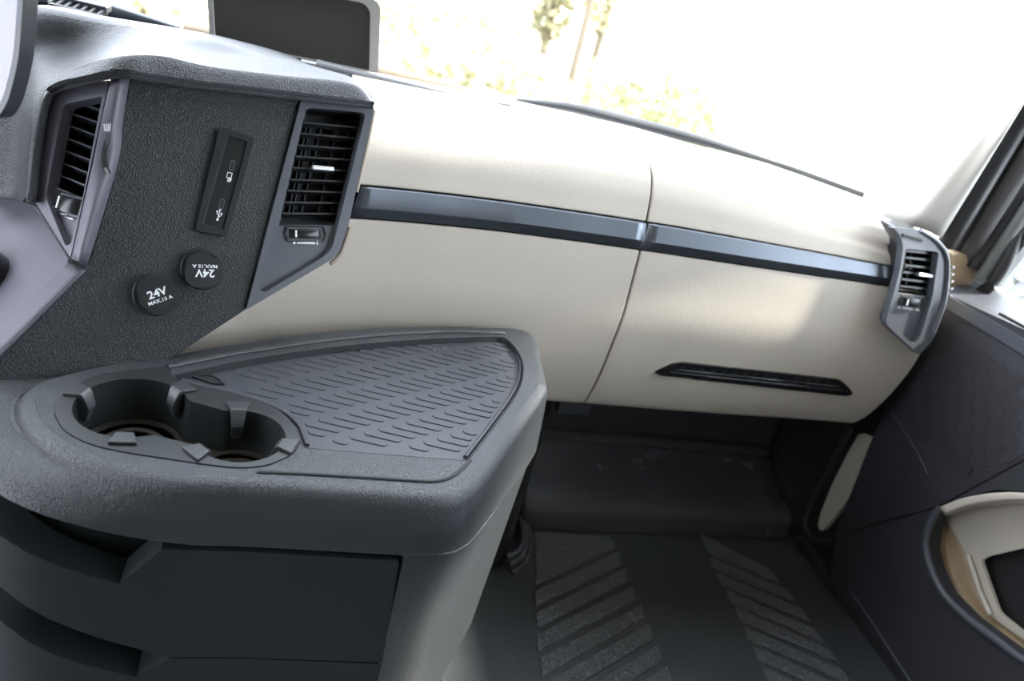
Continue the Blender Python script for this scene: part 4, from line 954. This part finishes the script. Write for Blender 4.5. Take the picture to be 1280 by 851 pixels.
tag(sheet('trim_7', [(1.10, -0.30), (0.86, 0.74), (-1.0, 0.74), (-1.0, -0.9), (-0.45, -0.9), (-0.45, -0.28), (-0.45, 0.34), (0.85, 0.34), (1.00, -0.29)], lambda u, v: V((1.15, u, v)), 0.03, 'frame_grey', backdir=(1, 0, 0)), 'pale frame around the passenger door window', kind='structure')
tag(sheet('trim_8', [(0.72, -.3), (1.06, -.3), (0.92, 0.74), (0.66, 0.74)], lambda u, v: V((-1.10, u, v)), 0.04, 'cab_lining', backdir=(-1, 0, 0)), 'pale driver side pillar trim', kind='structure')

# ------------------------------------------------------------------ outside mirror and wiper
mp = onX(1305, 332, 1.48)
mir = thing('door_mirror', mp + V((0, 0, -.11)), 'pale outside mirror in a dark housing beyond the door window', 'mirror')
MPl = Plane(mp, V((0.35, 1, 0)))
mo = rounded([(1266, 300, 14), (1284, 268, 14), (1360, 262, 10), (1365, 385, 10), (1290, 388, 16), (1264, 355, 18)], 12)
mi = rounded([(1271, 302, 14), (1287, 273, 12), (1354, 267, 10), (1359, 380, 10), (1292, 382, 16), (1269, 353, 16)], 12)
sheet('housing', mo, MPl.f(), 0.07, 'frame_grey', mir, bevel=0.01, seg=3)
sheet('mirror_glass', mi, MPl.f(.002), 0.003, 'mirror_glass', mir)
bar('arm', mp + V((0.02, .03, -.06)), V((1.19, 1.02, -.36)), V((0, .012, 0)), V((0, 0, .02)), 'seal', mir, bevel=0.004)
wp = thing('windscreen_wiper', onY(870, 180, 1.26), 'thin black wiper resting along the foot of the windscreen', 'wiper')
bl = cr([onY(*p) for p in [(645, 125.5, 1.335), (720, 136, 1.33), (800, 156, 1.32), (880, 177, 1.29), (980, 208, 1.24), (1080, 244, 1.16)]], 6)
tube('blade', bl, [0.004 + 0.007 * math.sin(math.pi * min(1, i / 24)) if i < 24 else 0.0055 for i in range(len(bl))], 'wiper', wp, n=8)
ar = cr([onY(*p) for p in [(700, 136, 1.35), (790, 154, 1.34), (850, 169, 1.33), (886, 180, 1.31)]], 5)
tube('arm', ar, [0.003 + 0.006 * i / (len(ar) - 1) for i in range(len(ar))], 'wiper', wp, n=8)
bar('coupling', onY(845, 167, 1.315), onY(886, 179, 1.30), V((0, 0, .008)), V((0, .008, 0)), 'strip', wp, bevel=0.003)
# cowl outside, below the windscreen
cw = [[V((x, wy(x) + 0.02 + 0.10 * t, -0.24 - 0.06 * t)) for x in [-1.1 + 0.11 * i for i in range(20)]] for t in (0, .5, 1)]
cwv, cwf = grid(cw); tag(obj('cowl', cwv, cwf, 'cab_paint', solid=0.004), 'pale outer cowl panel below the windscreen', kind='structure')

# ------------------------------------------------------------------ seats behind the viewpoint (light reaches the dash off them)
def seat(x, label):
    t = thing('cab_seat', V((x, -0.45, FLOOR)), label, 'seat')
    sheet('cushion', rounded([(x - .26, -.68), (x + .26, -.68), (x + .25, -.16), (x - .25, -.16)], .08), lambda u, v: V((u, v, -0.42)), 0.14, 'seat_cloth', t, backdir=(0, 0, -1), bevel=0.03, seg=4)
    sheet('backrest', rounded([(x - .25, -.42), (x + .25, -.42), (x + .22, .30), (x - .22, .30)], .09), lambda u, v: V((u, -0.70 - (v + .42) * .15, v)), 0.14, 'seat_cloth', t, backdir=(0, -1, 0), bevel=0.03, seg=4)
    sheet('base', [(x - .2, -.62), (x + .2, -.62), (x + .2, -.22), (x - .2, -.22)], lambda u, v: V((u, v, -0.55)), 0.37, 'seal', t, backdir=(0, 0, -1), bevel=0.02)
seat(0.66, 'grey cloth passenger seat behind the footwell'); seat(-0.62, 'grey cloth driver seat')
print('ovals', cnt_o)
